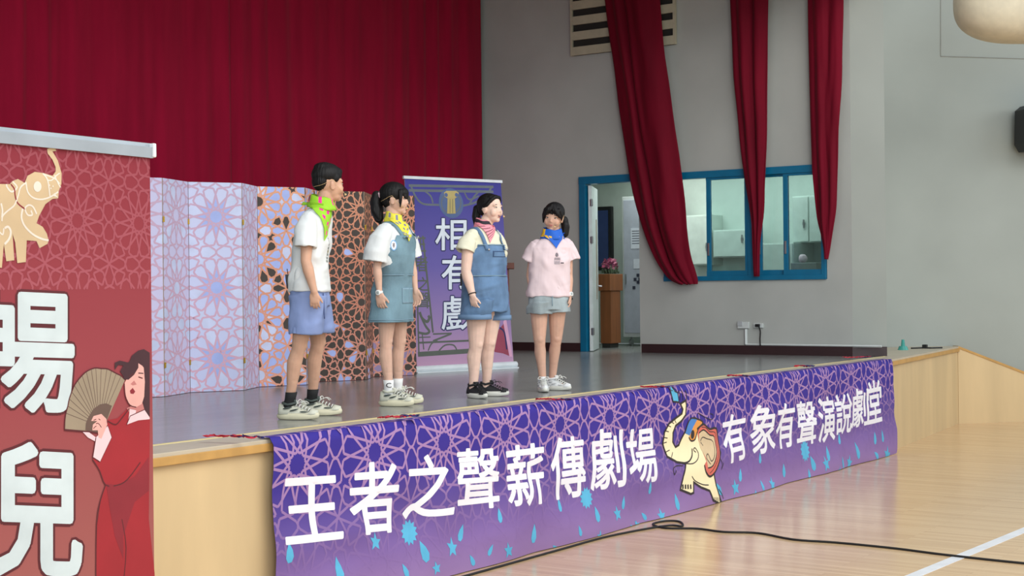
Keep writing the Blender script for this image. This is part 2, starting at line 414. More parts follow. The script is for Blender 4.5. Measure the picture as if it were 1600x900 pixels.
# side wall with the door and window cut out (x = 17)
WX = 17.0; ZT = 8.0
door_y0, door_y1, door_z = 9.69, 10.55, 3.36
win_y0, win_y1, win_z0 = 7.08, 9.30, 1.985
bm = bmesh.new()
box(bm, (WX, 10.55, ST), (WX + .12, 12.6, ZT)); box(bm, (WX, 6.76, 3.35), (WX + .12, 10.55, ZT))
box(bm, (WX, 9.30, ST), (WX + .12, 9.69, 3.35)); box(bm, (WX, 7.08, ST), (WX + .12, 9.30, win_z0)); box(bm, (WX, 6.76, ST), (WX + .12, 7.08, 3.35))
struct('wall_right', bm, M_wall)
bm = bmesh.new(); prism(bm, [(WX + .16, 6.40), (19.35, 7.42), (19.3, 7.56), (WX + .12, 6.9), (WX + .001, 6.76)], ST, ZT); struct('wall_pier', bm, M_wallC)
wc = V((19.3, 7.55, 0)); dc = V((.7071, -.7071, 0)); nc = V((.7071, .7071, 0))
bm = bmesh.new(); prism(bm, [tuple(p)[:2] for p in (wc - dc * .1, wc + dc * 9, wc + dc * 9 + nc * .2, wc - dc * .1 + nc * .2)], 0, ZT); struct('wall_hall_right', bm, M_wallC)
bm = bmesh.new(); box(bm, (-2, 12.6, ST), (17.12, 12.8, ZT)); struct('wall_back', bm, M_wall)
bm = bmesh.new(); box(bm, (19.7, 7.3, ST), (19.85, 13, 3.9)); box(bm, (17.12, 12.6, ST), (19.7, 12.75, 3.9)); struct('wall_room_back', bm, M_cup)
bm = bmesh.new(); prism(bm, [(17.12, 7.2), (18.9, 7.75), (19.85, 7.75), (19.85, 12.7), (17.12, 12.7)], 3.85, 3.95); struct('ceiling_room', bm, M_cup)
# recessed panel seam on the hall wall
def onC(x, y): return onP(x, y, wc, nc)
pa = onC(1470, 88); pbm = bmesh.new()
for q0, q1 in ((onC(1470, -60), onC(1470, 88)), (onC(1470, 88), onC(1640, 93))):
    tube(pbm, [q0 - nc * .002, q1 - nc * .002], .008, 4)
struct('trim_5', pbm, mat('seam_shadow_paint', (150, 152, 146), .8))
bm = bmesh.new(); tube(bm, [onC(1300, 131) - nc * .001, onC(1345, 132) - nc * .001], .004, 4); bm.free()
# baseboards
bm = bmesh.new(); box(bm, (WX - .02, 10.60, ST), (WX, 12.55, ST + .115)); box(bm, (WX - .02, 6.76, ST), (WX, 9.66, ST + .115)); prism(bm, [(WX - .02, 6.76), (WX + .14, 6.39), (WX + .16, 6.42), (WX, 6.78)], ST, ST + .115); struct('baseboard_right', bm, M_base)
# added unseen header over the stage mouth, blocks hall light from the upper curtain
bm = bmesh.new(); box(bm, (-2, 6.3, 5.55), (17, 6.6, 8.4)); struct('shade_header', bm, M_wall)
bm = bmesh.new(); box(bm, (-2, 6.6, 8.0), (17.2, 12.8, 8.1)); struct('ceiling_stage', bm, M_wall)

# court line
bm = bmesh.new(); a0, a1 = onz(1405, 909, 0), onz(1640, 812, 0); tt = (a1 - a0).normalized(); nn = V((-tt.y, tt.x, 0)) * .045
extr(bm, [a0 - nn, a1 - nn, a1 + nn, a0 + nn], (0, 0, .0015)); struct('floor_line', bm, mat('white_court_paint', (225, 228, 232), .35))

# door frame and leaf
dr = empty('door_1', (WX, 10.12, ST), None, None); dr['kind'] = 'structure'
bm = bmesh.new(); box(bm, (WX - .032, 10.50, ST), (WX + .127, 10.597, 3.395), .004); box(bm, (WX - .035, 9.33, 3.30), (WX + .13, 10.6, 3.40), .004)
bobj('door_frame', bm, M_teal, dr)
hinge = V((WX + .02, 10.45, 0)); ld = (onz(938, 541.5, ST) - onz(921, 549, ST)).normalized(); ln = V((-ld.y, ld.x, 0))
lf0 = hinge - ln * .02
bm = bmesh.new(); extr(bm, [lf0 + UP * 1.06, lf0 + ld * .84 + UP * 1.06, lf0 + ld * .84 + UP * 3.28, lf0 + UP * 3.28], ln * .045)
leaf = bobj('door_leaf', bm, mat('white_door_paint', (205, 216, 216), .35), dr)
bm = bmesh.new(); a = lf0 + ld * .55 - ln * .006
extr(bm, [a + UP * 1.75, a + ld * .1 + UP * 1.75, a + ld * .1 + UP * 2.85, a + UP * 2.85], ln * .008); bobj('door_panel', bm, mat('door_inset', (150, 140, 125), .5), leaf)
bm = bmesh.new(); a = lf0 + ld * .77 - ln * .0 + UP * 1.93; tube(bm, [a, a - ln * .05, a - ln * .055 - ld * .1], .011, 8); bobj('door_handle', bm, M_steel, leaf)
for z in (1.32, 2.55, 3.05):
    bm = bmesh.new(); tube(bm, [lf0 - ld * .012 + UP * (z - .05), lf0 - ld * .012 + UP * (z + .05)], .012, 8); box(bm, lf0 + V((-.014, -.02, z - .045)), lf0 + V((0.0, .02, z + .045))); bobj('hinge', bm, M_steel, leaf)

# window
wn = empty('window_1', (WX, 8.2, win_z0), None, None); wn['kind'] = 'structure'
yy = lambda x: onX(x, 350, WX).y
def fr(name, x0, x1, z0, z1, xa, xb, m, par):
    bm = bmesh.new(); box(bm, (xa, yy(x1), z0), (xb, yy(x0), z1), .004); return bobj(name, bm, m, par)
bm = bmesh.new(); ys = [yy(x) for x in (1055, 1291)]
box(bm, (WX - .03, ys[1], 3.29), (WX + .1, 9.32, 3.38), .004); box(bm, (WX - .03, ys[1], win_z0 - .005), (WX + .1, 9.32, win_z0 + .055), .004)
box(bm, (WX - .026, ys[1] + .003, win_z0 + .01), (WX + .096, ys[1] + .06, 3.36), .004); box(bm, (WX - .026, 9.26, win_z0 + .01), (WX + .096, 9.317, 3.36), .004)
for x0, x1 in ((1169, 1178),): box(bm, (WX - .026, yy(x1), win_z0 + .01), (WX + .096, yy(x0), 3.34), .004)
bobj('window_frame', bm, M_teal, wn)
for x0, x1, depth in ((1104, 1171, .0), (1181, 1230, .045), (1224, 1291, .0)):
    y1, y0 = yy(x0), yy(x1); xa, xb = WX - .012 + depth, WX + .028 + depth; z0, z1 = win_z0 + .05, 3.31; s = .062
    bm = bmesh.new(); box(bm, (xa, y0, z0), (xb, y1, z0 + .07), .003); box(bm, (xa, y0, z1 - .05), (xb, y1, z1), .003)
    box(bm, (xa + .003, y0 + .002, z0 + .004), (xb - .003, y0 + s, z1 - .004), .003); box(bm, (xa + .003, y1 - s, z0 + .004), (xb - .003, y1 - .002, z1 - .004), .003)
    sa = bobj('window_sash', bm, M_teal, wn)
    bm = bmesh.new(); box(bm, ((xa + xb) / 2 - .003, y0 + s - .01, z0 + .06), ((xa + xb) / 2 + .003, y1 - s + .01, z1 - .04)); bobj('pane', bm, M_glass, sa)
    bm = bmesh.new(); box(bm, (xa - .012, y1 - .045, 2.3), (xa, y1 - .02, 2.46), .004); bobj('sash_pull', bm, M_steel, sa)

# ventilation grille high on the side wall
g = empty('wall_vent', (WX, 9.9, 5.0), 'cream louvred air vent high on grey side wall behind the long drape', 'vent')
v0, v1 = onX(898, 88, WX), onX(1055, 70, WX); bm = bmesh.new(); box(bm, (WX - .03, v1.y, v0.z), (WX - .012, v0.y, 6.6)); bobj('grille_backing', bm, mat('dark_grille_void', (38, 37, 34), .8), g)
bm = bmesh.new()
zs = v0.z
while zs < 6.5:
    box(bm, (WX - .06, v1.y, zs), (WX - .03, v0.y, zs + .115), .004); zs += .205
box(bm, (WX - .06, v1.y - .03, v0.z), (WX - .012, v1.y, 6.6)); box(bm, (WX - .06, v0.y, v0.z), (WX - .012, v0.y + .03, 6.6))
bobj('louvre', bm, mat('cream_vent_paint', (186, 182, 158), .6), g)

# switches, socket, conduit on the side wall
def wallthing(nm, x0, y0, x1, y1, th, m, label, cat):
    a, b = onX(x0, y1, WX), onX(x1, y0, WX); c = V((WX, (a.y + b.y) / 2, a.z))
    bm = bmesh.new(); box(bm, (WX - th, b.y, a.z), (WX, a.y, b.z), .004); return tag(bobj(nm, bm, m, None, c), label, cat)
sw = wallthing('light_switch', 1154, 503, 1171, 513, .03, M_white, 'white double wall box above a white conduit under the window', 'switch')
p = onX(1158, 506, WX); bm = bmesh.new(); box(bm, (WX - .038, p.y - .035, p.z - .025), (WX - .03, p.y + .035, p.z + .035), .003); bobj('rocker', bm, mat('grey_switch', (180, 186, 188), .4), sw)
so = wallthing('wall_socket', 1179, 505, 1193, 512, .03, M_white, 'small wall socket with a black plug under the window', 'socket')
p = onX(1186, 508, WX); bm = bmesh.new(); box(bm, (WX - .06, p.y - .03, p.z - .02), (WX - .03, p.y + .03, p.z + .015), .006); bobj('plug', bm, M_black, so)
q = [onX(x, y, WX - .045) for x, y in ((1186, 511), (1188, 518), (1187.5, 530), (1188, 540))]; bm = bmesh.new(); tube(bm, catmull(q), .009, 6)
tag(bobj('power_cable', bm, M_black), 'short black cable hanging down grey wall from the socket', 'cable')
bm = bmesh.new(); a = onX(1166, 514, WX); tube(bm, [V((WX - .015, a.y, a.z)), V((WX - .015, a.y, ST + .13))], .02, 4); tube(bm, [V((WX - .015, a.y, ST + .125)), V((WX - .015, 6.4, ST + .125))], .014, 4)
tag(bobj('cable_conduit', bm, M_white), 'white surface conduit running along top of dark baseboard', 'conduit')

# ------------------------------------------------------------------ stage curtain
def curtain_mesh(x0, x1, z0, z1, yb, step=.02):
    bm = bmesh.new(); n = int((x1 - x0) / step); zs = [z0 + (z1 - z0) * k / 14 for k in range(15)]; cols = []
    for i in range(n + 1):
        x = x0 + (x1 - x0) * i / n; col = []
        for z in zs:
            ph = x * 2 * pi / .40 + 5.5 * noise.noise(V((x * .9, 0, z * .04))) + .6 * noise.noise(V((x * 2.3, 4, z * .1)))
            am = .014 + .016 * noise.noise(V((x * 1.1, 9, z * .1)))
            y = yb + am * (math.sin(ph) + .3 * math.sin(2.3 * ph + 1)) + .05 * noise.noise(V((x * .8, 2, 0)))
            col.append(bm.verts.new((x, y, z)))
        cols.append(col)
    for a, b in zip(cols, cols[1:]):
        for k in range(14): bm.faces.new((a[k], b[k], b[k + 1], a[k + 1]))
    return bm
bm = curtain_mesh(7.4, 12.0, ST + .03, 7.9, 12.12); o1 = tag(bobj('stage_curtain', bm, M_red, None, (9.7, 12.12, ST), True), 'left half of the crimson pleated backdrop curtain behind red banner and blue panels', 'curtain')
bm = curtain_mesh(11.95, 16.92, ST + .03, 7.9, 12.18); o2 = tag(bobj('stage_curtain', bm, M_red, None, (14.4, 12.18, ST), True), 'right half of the crimson pleated backdrop curtain ending at grey side wall', 'curtain')
for o in (o1, o2):
    md = o.modifiers.new('thick', 'SOLIDIFY'); md.thickness = .01

# ------------------------------------------------------------------ swags on the side wall
def swag(name, rows, label, nf, X0=WX - .12, tail=None, seed=0, amp=.05, creases=()):
    """rows: (y px, left px, right px) traced down the cloth; the cloth hangs just in front of the wall"""
    ys = []; nb = 44; R = []
    P = [V((r[0], r[1], r[2])) for r in rows]; C = catmull(P, 5)
    bm = bmesh.new()
    for i, c in enumerate(C):
        a = onX(c.y, c.x, X0); b = onX(c.z, c.x, X0); row = []
        wdt = max(.15, (a - b).length)
        for k in range(nb + 1):
            t = k / nb; p = a.lerp(b, t); s = math.sin(t * pi)
            d = -.13 * s * min(1, wdt) + amp * min(1, wdt / .8) * math.sin(t * nf * 2 * pi + 1.5 * noise.noise(V((t * 3, c.x * .004, seed)))) * (.3 + .7 * s) + .03 * noise.noise(V((t * 6, c.x * .012, seed + 5)))
            for (ct, cw, cd) in creases: d += cd * math.exp(-((t - ct) / cw) ** 2)
            row.append(bm.verts.new(p + V((d, 0, 0))))
        R.append(row)
    for a, b in zip(R, R[1:]):
        for k in range(nb): bm.faces.new((a[k], a[k + 1], b[k + 1], b[k]))
    org = onX((rows[0][1] + rows[0][2]) / 2, rows[-1][0], X0)
    o = tag(bobj(name, bm, M_redf, None, org, True), label, 'drape', 'crimson drapes hung over the side window')
    md = o.modifiers.new('thick', 'SOLIDIFY'); md.thickness = .012; return o
dr1 = swag('window_drape', [(-70, 932, 1026), (0, 946, 1031), (90, 958, 1039), (200, 972, 1055), (300, 990, 1069), (360, 1006, 1074), (400, 1022, 1080), (425, 1037, 1087), (437, 1048, 1090), (444, 1062, 1090)], 'long crimson drape swung left, gathered low at window corner beside the doorway', 2.4, amp=.035, seed=1, creases=((.36, .05, .11),))
dr2 = swag('window_drape', [(-70, 1140, 1202), (0, 1142, 1200), (100, 1147, 1199), (200, 1155, 1198), (270, 1163, 1196), (330, 1172, 1193), (370, 1176, 1189), (432, 1179, 1186)], 'crimson drape hanging over the middle of teal window, knotted to thin tail', 2.2, seed=2, creases=((.6, .06, .05),))
dr3 = swag('window_drape', [(-70, 1262, 1319), (0, 1263, 1318), (110, 1265, 1315), (200, 1268, 1311), (270, 1270, 1309), (320, 1274, 1307), (350, 1278, 1303), (385, 1287, 1297), (405, 1289.5, 1293)], 'crimson drape tapering to a point at right end of teal window', 2, seed=3)

# ------------------------------------------------------------------ things in the back room
def at_room(x, y, X): return onX(x, y, X)
# tall white cabinet on castors
CX = 18.85; ca = at_room(974, 532, CX); cb = at_room(1003, 300, CX)
cab = empty('storage_cabinet', (18.95, (ca.y + cb.y) / 2, ST), 'tall white metal cabinet on castors with papers taped to its door', 'cabinet')
cy1 = ca.y; cy0 = cy1 - .62; cz0, cz1 = ST + .13, onX(985, 307, CX).z
bm = bmesh.new(); box(bm, (18.85, cy0, cz0), (19.4, cy1, cz1), .01); bobj('cabinet_body', bm, M_white, cab)
bm = bmesh.new(); box(bm, (18.83, cy0 + .03, cz0 + .06), (18.85, cy1 - .035, cz1 - .05), .006); cd = bobj('cabinet_door', bm, mat('lilac_grey_enamel', (178, 184, 196), .4), cab)
bm = bmesh.new(); tube(bm, [(18.805, cy1 - .08, 1.95), (18.805, cy1 - .08, 2.1)], .012, 6); bobj('handle', bm, M_steel, cd)
for k, (dy, dz, hw, hh, dk) in enumerate(((.27, 2.62, .11, .15, 0), (.3, 2.25, .1, .07, 0))):
    bm = bmesh.new(); box(bm, (18.824, cy1 - dy - hw, dz - hh), (18.83, cy1 - dy + hw, dz + hh)); pn = bobj('paper_notice', bm, mat('white_paper', (214, 220, 230), .7), cd)
    if k == 0:
        bm = bmesh.new()
        for r in range(6): box(bm, (18.8225, cy1 - dy - .09, dz + .1 - r * .036), (18.824, cy1 - dy + .09, dz + .112 - r * .036))
        bobj('printed_lines', bm, mat('grey_ink', (92, 96, 110), .7), pn)
for dy, dz in ((.22, 2.02), (.30, 2.02), (.2, 1.9), (.27, 1.98), (.35, 1.93), (.33, 1.86), (.35, 1.75), (.27, 2.08)):
    bm = bmesh.new(); box(bm, (18.822, cy1 - dy - .025, dz - .02), (18.83, cy1 - dy + .02, dz + .025), .002); bobj('photo_magnet', bm, mat('dark_print', (50, 54, 72), .6), cd)
for dx in (18.91, 19.35):
    for dy in (cy0 + .08, cy1 - .1):
        bm = bmesh.new(); bmesh.ops.create_cone(bm, cap_ends=True, segments=16, radius1=.05, radius2=.05, depth=.03, matrix=Matrix.Translation((dx, dy, ST + .05)) @ Matrix.Rotation(pi / 2, 4, 'X')); tube(bm, [(dx, dy, ST + .05), (dx, dy, cz0)], .015, 6); bobj('castor', bm, M_steel, cab)
# wooden cabinet with flowers
wa = at_room(936, 540, 18.15); wz = onX(955, 428, 18.15).z
wy1 = at_room(934, 500, 18.15).y; wy0 = at_room(974, 500, 18.5).y
wcab = empty('wooden_lectern', (18.3, (wy0 + wy1) / 2, ST), 'brown wooden lectern inside the back room beneath pink flowers', 'lectern')
bm = bmesh.new(); box(bm, (18.19, wy0 + .02, ST + .06), (18.46, wy1 - .02, wz - .24), .008); bobj('lectern_body', bm, M_brown, wcab)
bm = bmesh.new(); box(bm, (18.14, wy0, wz - .24), (18.5, wy1, wz), .01); bobj('lectern_top', bm, M_brown, wcab)
bm = bmesh.new(); box(bm, (18.2, wy0 + .04, ST), (18.42, wy1 - .04, ST + .06)); bobj('plinth', bm, M_dark, wcab)
fl = empty('flower_arrangement', (18.3, (wy0 + wy1) / 2, wz), 'low spread of pink and mauve artificial flowers on the brown lectern', 'flowers')
fm = [mat('pink_petals', (150, 60, 92), .7), mat('mauve_petals', (104, 44, 74), .7), mat('pale_pink_petals', (186, 112, 136), .7), mat('leaf_green', (60, 78, 54), .7)]
random.seed(3)
for q in range(80):
    c = V((18.2 + .26 * random.random(), wy0 + .03 + (wy1 - wy0 - .06) * random.random(), wz + .07 + .13 * random.random())); bm = bmesh.new()
    ax = V((random.uniform(-1, -.2), random.uniform(-.6, .6), random.uniform(.2, 1))).normalized(); s, t = frame_of(ax)
    for k in range(6):
        a = k * pi / 3 + random.random(); d = s * math.cos(a) + t * math.sin(a); e = ax.cross(d)
        p = [c, c + d * .02 + e * .014 + ax * .006, c + d * .04 + ax * .012, c + d * .02 - e * .014 + ax * .006]; extr(bm, p, ax * .003)
    bobj('blossom', bm, fm[q % 3], fl)
bm = bmesh.new()
for q in range(60):
    c = V((18.2 + .24 * random.random(), wy0 + .03 + (wy1 - wy0 - .06) * random.random(), wz + .005)); h = .04 + .12 * random.random(); d = V((random.uniform(-.03, .03), random.uniform(-.03, .03), h)); tube(bm, [c, c + d * .6, c + d], [.004, .018, .003], 4)
bobj('foliage', bm, fm[3], fl)
# wall screen in the room
a = onX(936, 326, 19.6); b = onX(955, 412, 19.6)
tv = empty('flat_screen', (19.62, a.y, b.z), 'black framed flat screen on the back room wall seen through doorway', 'screen')
bm = bmesh.new(); box(bm, (19.62, b.y, b.z - .1), (19.69, a.y + .6, a.z + .03), .01); bobj('bezel', bm, M_black, tv)
bm = bmesh.new(); box(bm, (19.612, b.y + .06, b.z - .04), (19.622, a.y + .54, a.z - .03)); bobj('display', bm, mat('dim_blue_screen', (44, 62, 112), .25), tv)
# cupboards along the room's back wall, seen through the window
def cupboard(x0, x1, z0, z1, X, label, nd):
    yb = onX(x0, 350, X).y; ya = onX(x1, 350, X).y
    o = empty('wall_cupboard', (X + .15, (ya + yb) / 2, z0), label, 'cupboard', 'pale cupboards in the back room')
    bm = bmesh.new(); box(bm, (X, ya, z0), (19.7, yb, z1), .006); bobj('cupboard_body', bm, M_cup, o)
    for k in range(nd):
        y1 = yb - (yb - ya) * k / nd; y0 = yb - (yb - ya) * (k + 1) / nd
        bm = bmesh.new(); box(bm, (X - .02, y0 + .012, z0 + .015), (X, y1 - .012, z1 - .015), .005); d = bobj('cupboard_door', bm, mat('pale_door_paint', (204, 216, 208), .4), o)
        bm = bmesh.new(); tube(bm, [(X - .04, y0 + .07, z0 + .2), (X - .04, y0 + .07, z0 + .32)], .012, 6); box(bm, (X - .045, y0 + .055, z0 + .24), (X - .02, y0 + .085, z0 + .28)); bobj('handle', bm, M_steel, d)
cupboard(1072, 1112, 2.22, 2.95, 19.35, 'pale green-grey cupboard seen through left opening of the window', 1)
cupboard(1114, 1168, 2.32, 2.72, 19.3, 'low pale cupboard seen through closed glass pane left of the middle drape', 1)
cupboard(1190, 1240, 2.02, 2.5, 19.0, 'pale cupboard seen just right of the middle drape', 1)
cupboard(1238, 1292, 2.5, 3.15, 19.25, 'pale upper cupboard seen through rightmost glass pane', 2)
bm = bmesh.new(); a = onX(1235, 432, 18.6); b = onX(1276, 410, 18.6); box(bm, (18.6, b.y, ST), (19.2, a.y, b.z), .01)
tag(bobj('counter_box', bm, mat('grey_counter', (128, 138, 134), .6), None, (18.9, (a.y + b.y) / 2, ST)), 'grey box on the counter behind rightmost window pane', 'box')
# towel-like pink bundle on it
bm = bmesh.new(); c = onX(1255, 404, 18.7); bmesh.ops.create_icosphere(bm, subdivisions=3, radius=.06, matrix=Matrix.Translation(c))
for v in bm.verts: v.co += V((0, 0, .02)) * noise.noise(v.co * 20) ; v.co.z = max(v.co.z, b.z)
tag(bobj('paper_bundle', bm, mat('pale_pink_paper', (220, 196, 206), .8), None, (c.x, c.y, b.z), True), 'crumpled pale pink bundle on grey box behind the window', 'bundle')

# ------------------------------------------------------------------ hall wall fittings
sp = empty('loudspeaker', onC(1595, 243), 'black angular loudspeaker mounted on the pale hall wall', 'speaker')
def wallpt(x, y, off): return onC(x, y) - nc * off
a = onC(1580, 243); b = onC(1580, 168); 
prof = [(1583, 240), (1576, 228), (1577, 176), (1585, 169), (1640, 170), (1640, 241)]
bm = bmesh.new(); extr(bm, [wallpt(x, y, .55) for x, y in prof], nc * .4); o = bobj('cabinet', bm, M_black, sp)
bm = bmesh.new(); box(bm, wallpt(1596, 215, .15), wallpt(1606, 200, 0)); bobj('wall_bracket', bm, M_rub, sp)
bm = bmesh.new()
for y in (190, 206): tube(bm, [wallpt(1577, y, .56), wallpt(1640, y, .56)], .012, 6)
bobj('grille_seam', bm, mat('speaker_grille', (34, 35, 38), .7), sp)
# big round-ended cream fitting at the top right
ct = onP(1560, 8, at(1560, 8, 17.2), FW); dh = RT.copy(); bm = bmesh.new()
bmesh.ops.create_uvsphere(bm, u_segments=48, v_segments=32, radius=1)
for v in bm.verts:
    x, y, z = v.co; n = 2.6
    k = (abs(x) ** n + abs(y) ** n + abs(z) ** n) ** (-1 / n) if abs(x) + abs(y) + abs(z) else 1
    v.co = ct + RT * (.30 + x * k * .80) + FW * (y * k * .45) + UP * (z * k * .46 + .02)
ac = tag(bobj('ceiling_duct', bm, mat('cream_duct', (212, 202, 176), .55), None, ct, True), 'large cream round-ended fitting high above the hall wall', 'fixture')
bm = bmesh.new(); tube(bm, [ct + RT * .6 + UP * .4, ct + RT * .6 + UP * 2.5], .04, 8); bobj('hanger', bm, M_steel, ac)

# ------------------------------------------------------------------ folding screen (two screens of hinged panels)
EDG = [(8.02, 9.5), (8.42, 9.29), (8.87, 9.47), (9.28, 9.24), (9.67, 9.44), (10.08, 9.24), (10.46, 9.44), (10.89, 9.22), (11.28, 9.46), (11.72, 9.26)]
SH = 1.80
mp_blue = rampmat('screen_blue_print', [(0, (196, 202, 234)), (1.8, (202, 208, 236))]); mp_blue2 = rampmat('screen_lilac_print', [(0, (208, 200, 230)), (1.8, (200, 198, 228))])
mp_rose = rampmat('screen_rose_lines', [(0, (212, 170, 190)), (1.8, (196, 168, 192))]); mp_org = rampmat('screen_orange_lines', [(0, (228, 162, 140)), (.9, (214, 150, 122)), (1.8, (226, 164, 132))])
mp_dk = mat('screen_dark_print', (66, 58, 52), .7); mp_cell = mat('screen_cell_blue', (166, 182, 234), .65); mp_cellp = mat('screen_cell_pale', (200, 208, 236), .65)
def hinge_at(par, p, z, d):
    bm = bmesh.new(); tube(bm, [p + UP * (z - .024), p + UP * (z + .024)], .005, 8)
    for k in (-1, 0, 1): box(bm, p + UP * (z + k * .015 - .005) - V((.010, .003, 0)), p + UP * (z + k * .015 + .005) + V((.010, .003, 0)), .001)
    return bobj('hinge', bm, M_gold, par)
scr = {}
def screen(i0, i1, label, kinds):
    root = empty('folding_screen', (sum(e[0] for e in EDG[i0:i1 + 1]) / (i1 - i0 + 1), 9.36, ST), label, 'folding screen')
    for k in range(i0, i1):
        a, b = V((*EDG[k], 0)), V((*EDG[k + 1], 0)); d = (b - a); L = d.length; d.normalize(); n = V((d.y, -d.x, 0))   # n looks to the hall
        a2 = a + d * .004; Lw = L - .008
        bm = bmesh.new(); extr(bm, [a2 + UP * (ST + .004), a2 + d * Lw + UP * (ST + .004), a2 + d * Lw + UP * (ST + SH), a2 + UP * (ST + SH)], -n * .018)
        pn = bobj('screen_panel', bm, mat('screen_board_edge', (196, 176, 160), .6), root)
        kind = kinds[k - i0]
        surf = lambda u, v, l, a2=a2, d=d, n=n: a2 + d * u + UP * (ST + .004 + v) + n * (.002 + .0006 * l)
        rect = (0, 0, Lw, SH - .004); A = Art(); p = {'pale': .61, 'mixed': .52, 'dark': .44}[kind.split('_')[0]]
        ox = {'pale': L / 2, 'mixed': L * .02, 'dark': L * .0}[kind.split('_')[0]]
        oy = {'pale': .28, 'mixed': .1, 'dark': .30}[kind.split('_')[0]]
        segs = rosette_segments(*rect, p, ox, oy)
        cl = cells(segs, rect); rnd = random.Random(k + 5)
        if kind.startswith('pale'):
            mats = [mp_blue if 'w' in kind else mp_blue2, mp_rose, mp_cell, mp_dk, mp_cellp]
            for tr, c, ar in cl:
                r_ = math.hypot((c[0] - ox + p / 2) % p - p / 2, (c[1] - oy + p / 2) % p - p / 2)
                mi = 2 if r_ < .17 and 'w' in kind else (4 if rnd.random() < .35 else 0)
                if mi:
                    for t in tr: A.tri(t, mi, 1)
            wl = .016
        elif kind.startswith('mixed'):
            mats = [mp_org, mp_org, mp_cell, mp_dk, mp_cellp]
            for tr, c, ar in cl:
                mi = 3 if rnd.random() < .10 + .10 * (c[0] / Lw) and ar > .0006 else (2 if rnd.random() < .75 else 4)
                for t in tr: A.tri(t, mi, 1)
            wl = .016
        else:
            mats = [mp_org, rampmat('screen_copper_lines', [(0, (214, 150, 132)), (.9, (196, 128, 104)), (1.8, (212, 148, 118))]), mp_cell, mp_dk, mat('screen_cell_mauve', (150, 132, 168), .65)]
            for tr, c, ar in cl:
                low = c[1] < .35
                mi = 3 if rnd.random() < (.82 if low else .97) else 2
                if kind.endswith('m') and rnd.random() < .25 and low: mi = 4
                for t in tr: A.tri(t, mi, 1)
            wl = .0125
        for s in segs: A.line(s, wl, 1, 2)
        A.build('printed_lattice', surf, mats, rect, (1, 1), pn)
        for e, hz in ((0, .26), (0, 1.46)):
            if k > i0 and kind != 'x': hinge_at(pn, a + n * .010, ST + hz, d)
    return root
screen(0, 4, 'pale blue folding screen with faint pink rosettes, set beside the tall red banner', ['pale_n', 'pale_n', 'pale_w', 'pale_n'])
screen(4, 9, 'orange latticed folding screen turning from blue to dark cells behind the performers', ['mixed', 'mixed', 'dark', 'dark', 'dark_m'])

# ------------------------------------------------------------------ purple roll-up banner
B0, B1 = onz(652, 583, ST), onz(803, 575, ST); B0.z = B1.z = ST
bd = (B1 - B0); BW = bd.length; bd.normalize(); bnv = V((bd.y, -bd.x, 0)); LEAN = -bnv * .20; 
T0 = B0 + UP * 2.03 + LEAN; bup = (T0 - B0).normalized(); bn = bd.cross(bup).normalized()
def px_pur(x, y):
    p = onP(x, y, B0 + UP * .05, bn) - B0; return (p.dot(bd), p.dot(bup))
pr = empty('roll_up_banner', (B0 + B1) / 2, 'purple roll-up banner with white characters standing behind the performers', 'banner')
bm = bmesh.new(); e0 = B0 - bd * .03; e1 = B1 + bd * .03
tube(bm, [e0 + UP * .038, e1 + UP * .038], .034, 16); box_pts = [e0 + UP * .0, e1 + UP * .0, e1 + UP * .03, e0 + UP * .03]
extr(bm, [p - bnv * .05 for p in [e0, e1, e1 + UP * .012, e0 + UP * .012]], bnv * .1); bobj('banner_base', bm, mat('white_cassette', (214, 222, 226), .35), pr)
bm = bmesh.new(); tube(bm, [(B0 + B1) / 2 - bnv * .12 + UP * .02, (B0 + B1) / 2 - bnv * .12 + LEAN + UP * 2.0], .012, 8); bobj('pole', bm, M_alu, pr)
S_p = lambda u, v, l: B0 + bd * u + bup * v + bn * (.002 + .0007 * l)
H_p = T0.z - ST
bm = bmesh.new(); extr(bm, [S_p(-.015, 2.02, 0) - bn * .012, S_p(BW + .015, 2.02, 0) - bn * .012, S_p(BW + .015, 2.05, 0) - bn * .012, S_p(-.015, 2.05, 0) - bn * .012], bn * .024); bobj('top_rail', bm, mat('white_rail', (210, 216, 220), .4), pr)
A = Art(); zp = lambda x, y: px_pur(620 + x / 2.645, 255 + y / 2.645)
PM = [rampmat('purple_gradient', [(0, (190, 150, 176)), (.5, (150, 126, 172)), (1.1, (104, 94, 162)), (2.03, (60, 60, 140))]), mat('olive_ink', (86, 92, 84), .7), mat('white_ink', (214, 222, 232), .6), mat('navy_ink', (40, 38, 90), .7), mat('tan_ink', (176, 160, 104), .7),
      mat('steel_blue_ink', (78, 98, 140), .7), mat('muted_red_ink', (150, 62, 84), .7), mat('olive_pale_ink', (96, 104, 112), .7), mat('pink_ink', (214, 160, 190), .7)]
# top fret-work
for y in (92, 112): A.line([zp(50, y), zp(400, y + 6)], .028, 7, 1)
A.line([zp(60, 96), zp(80, 140), zp(110, 168), zp(170, 172), zp(215, 176), zp(270, 176), zp(330, 160), zp(370, 130), zp(392, 100)], .022, 7, 1, smooth=4)
A.line([zp(110, 110), zp(140, 135), zp(150, 165)], .02, 7, 1, smooth=4); A.line([zp(345, 112), zp(320, 138), zp(300, 170)], .02, 7, 1, smooth=4); A.line([zp(280, 120), zp(300, 150), zp(340, 135)], .018, 7, 1, smooth=4)
A.blob(zp(225, 165), .16, 5, 2, 32)
A.line([zp(225 + 40 * math.cos(t * pi / 12), 165 + 43 * math.sin(t * pi / 12)) for t in range(24)], .014, 7, 2.4, closed=True)
A.poly([zp(210, 145), zp(240, 145), zp(243, 208), zp(208, 208)], 4, 3); A.poly([zp(195, 122), zp(205, 114), zp(245, 114), zp(256, 122), (zp(252, 138)), zp(240, 146), zp(210, 146), zp(198, 138)], 4, 3)
for x in (204, 247): A.blob(zp(x, 131), .022, 5, 3.5)
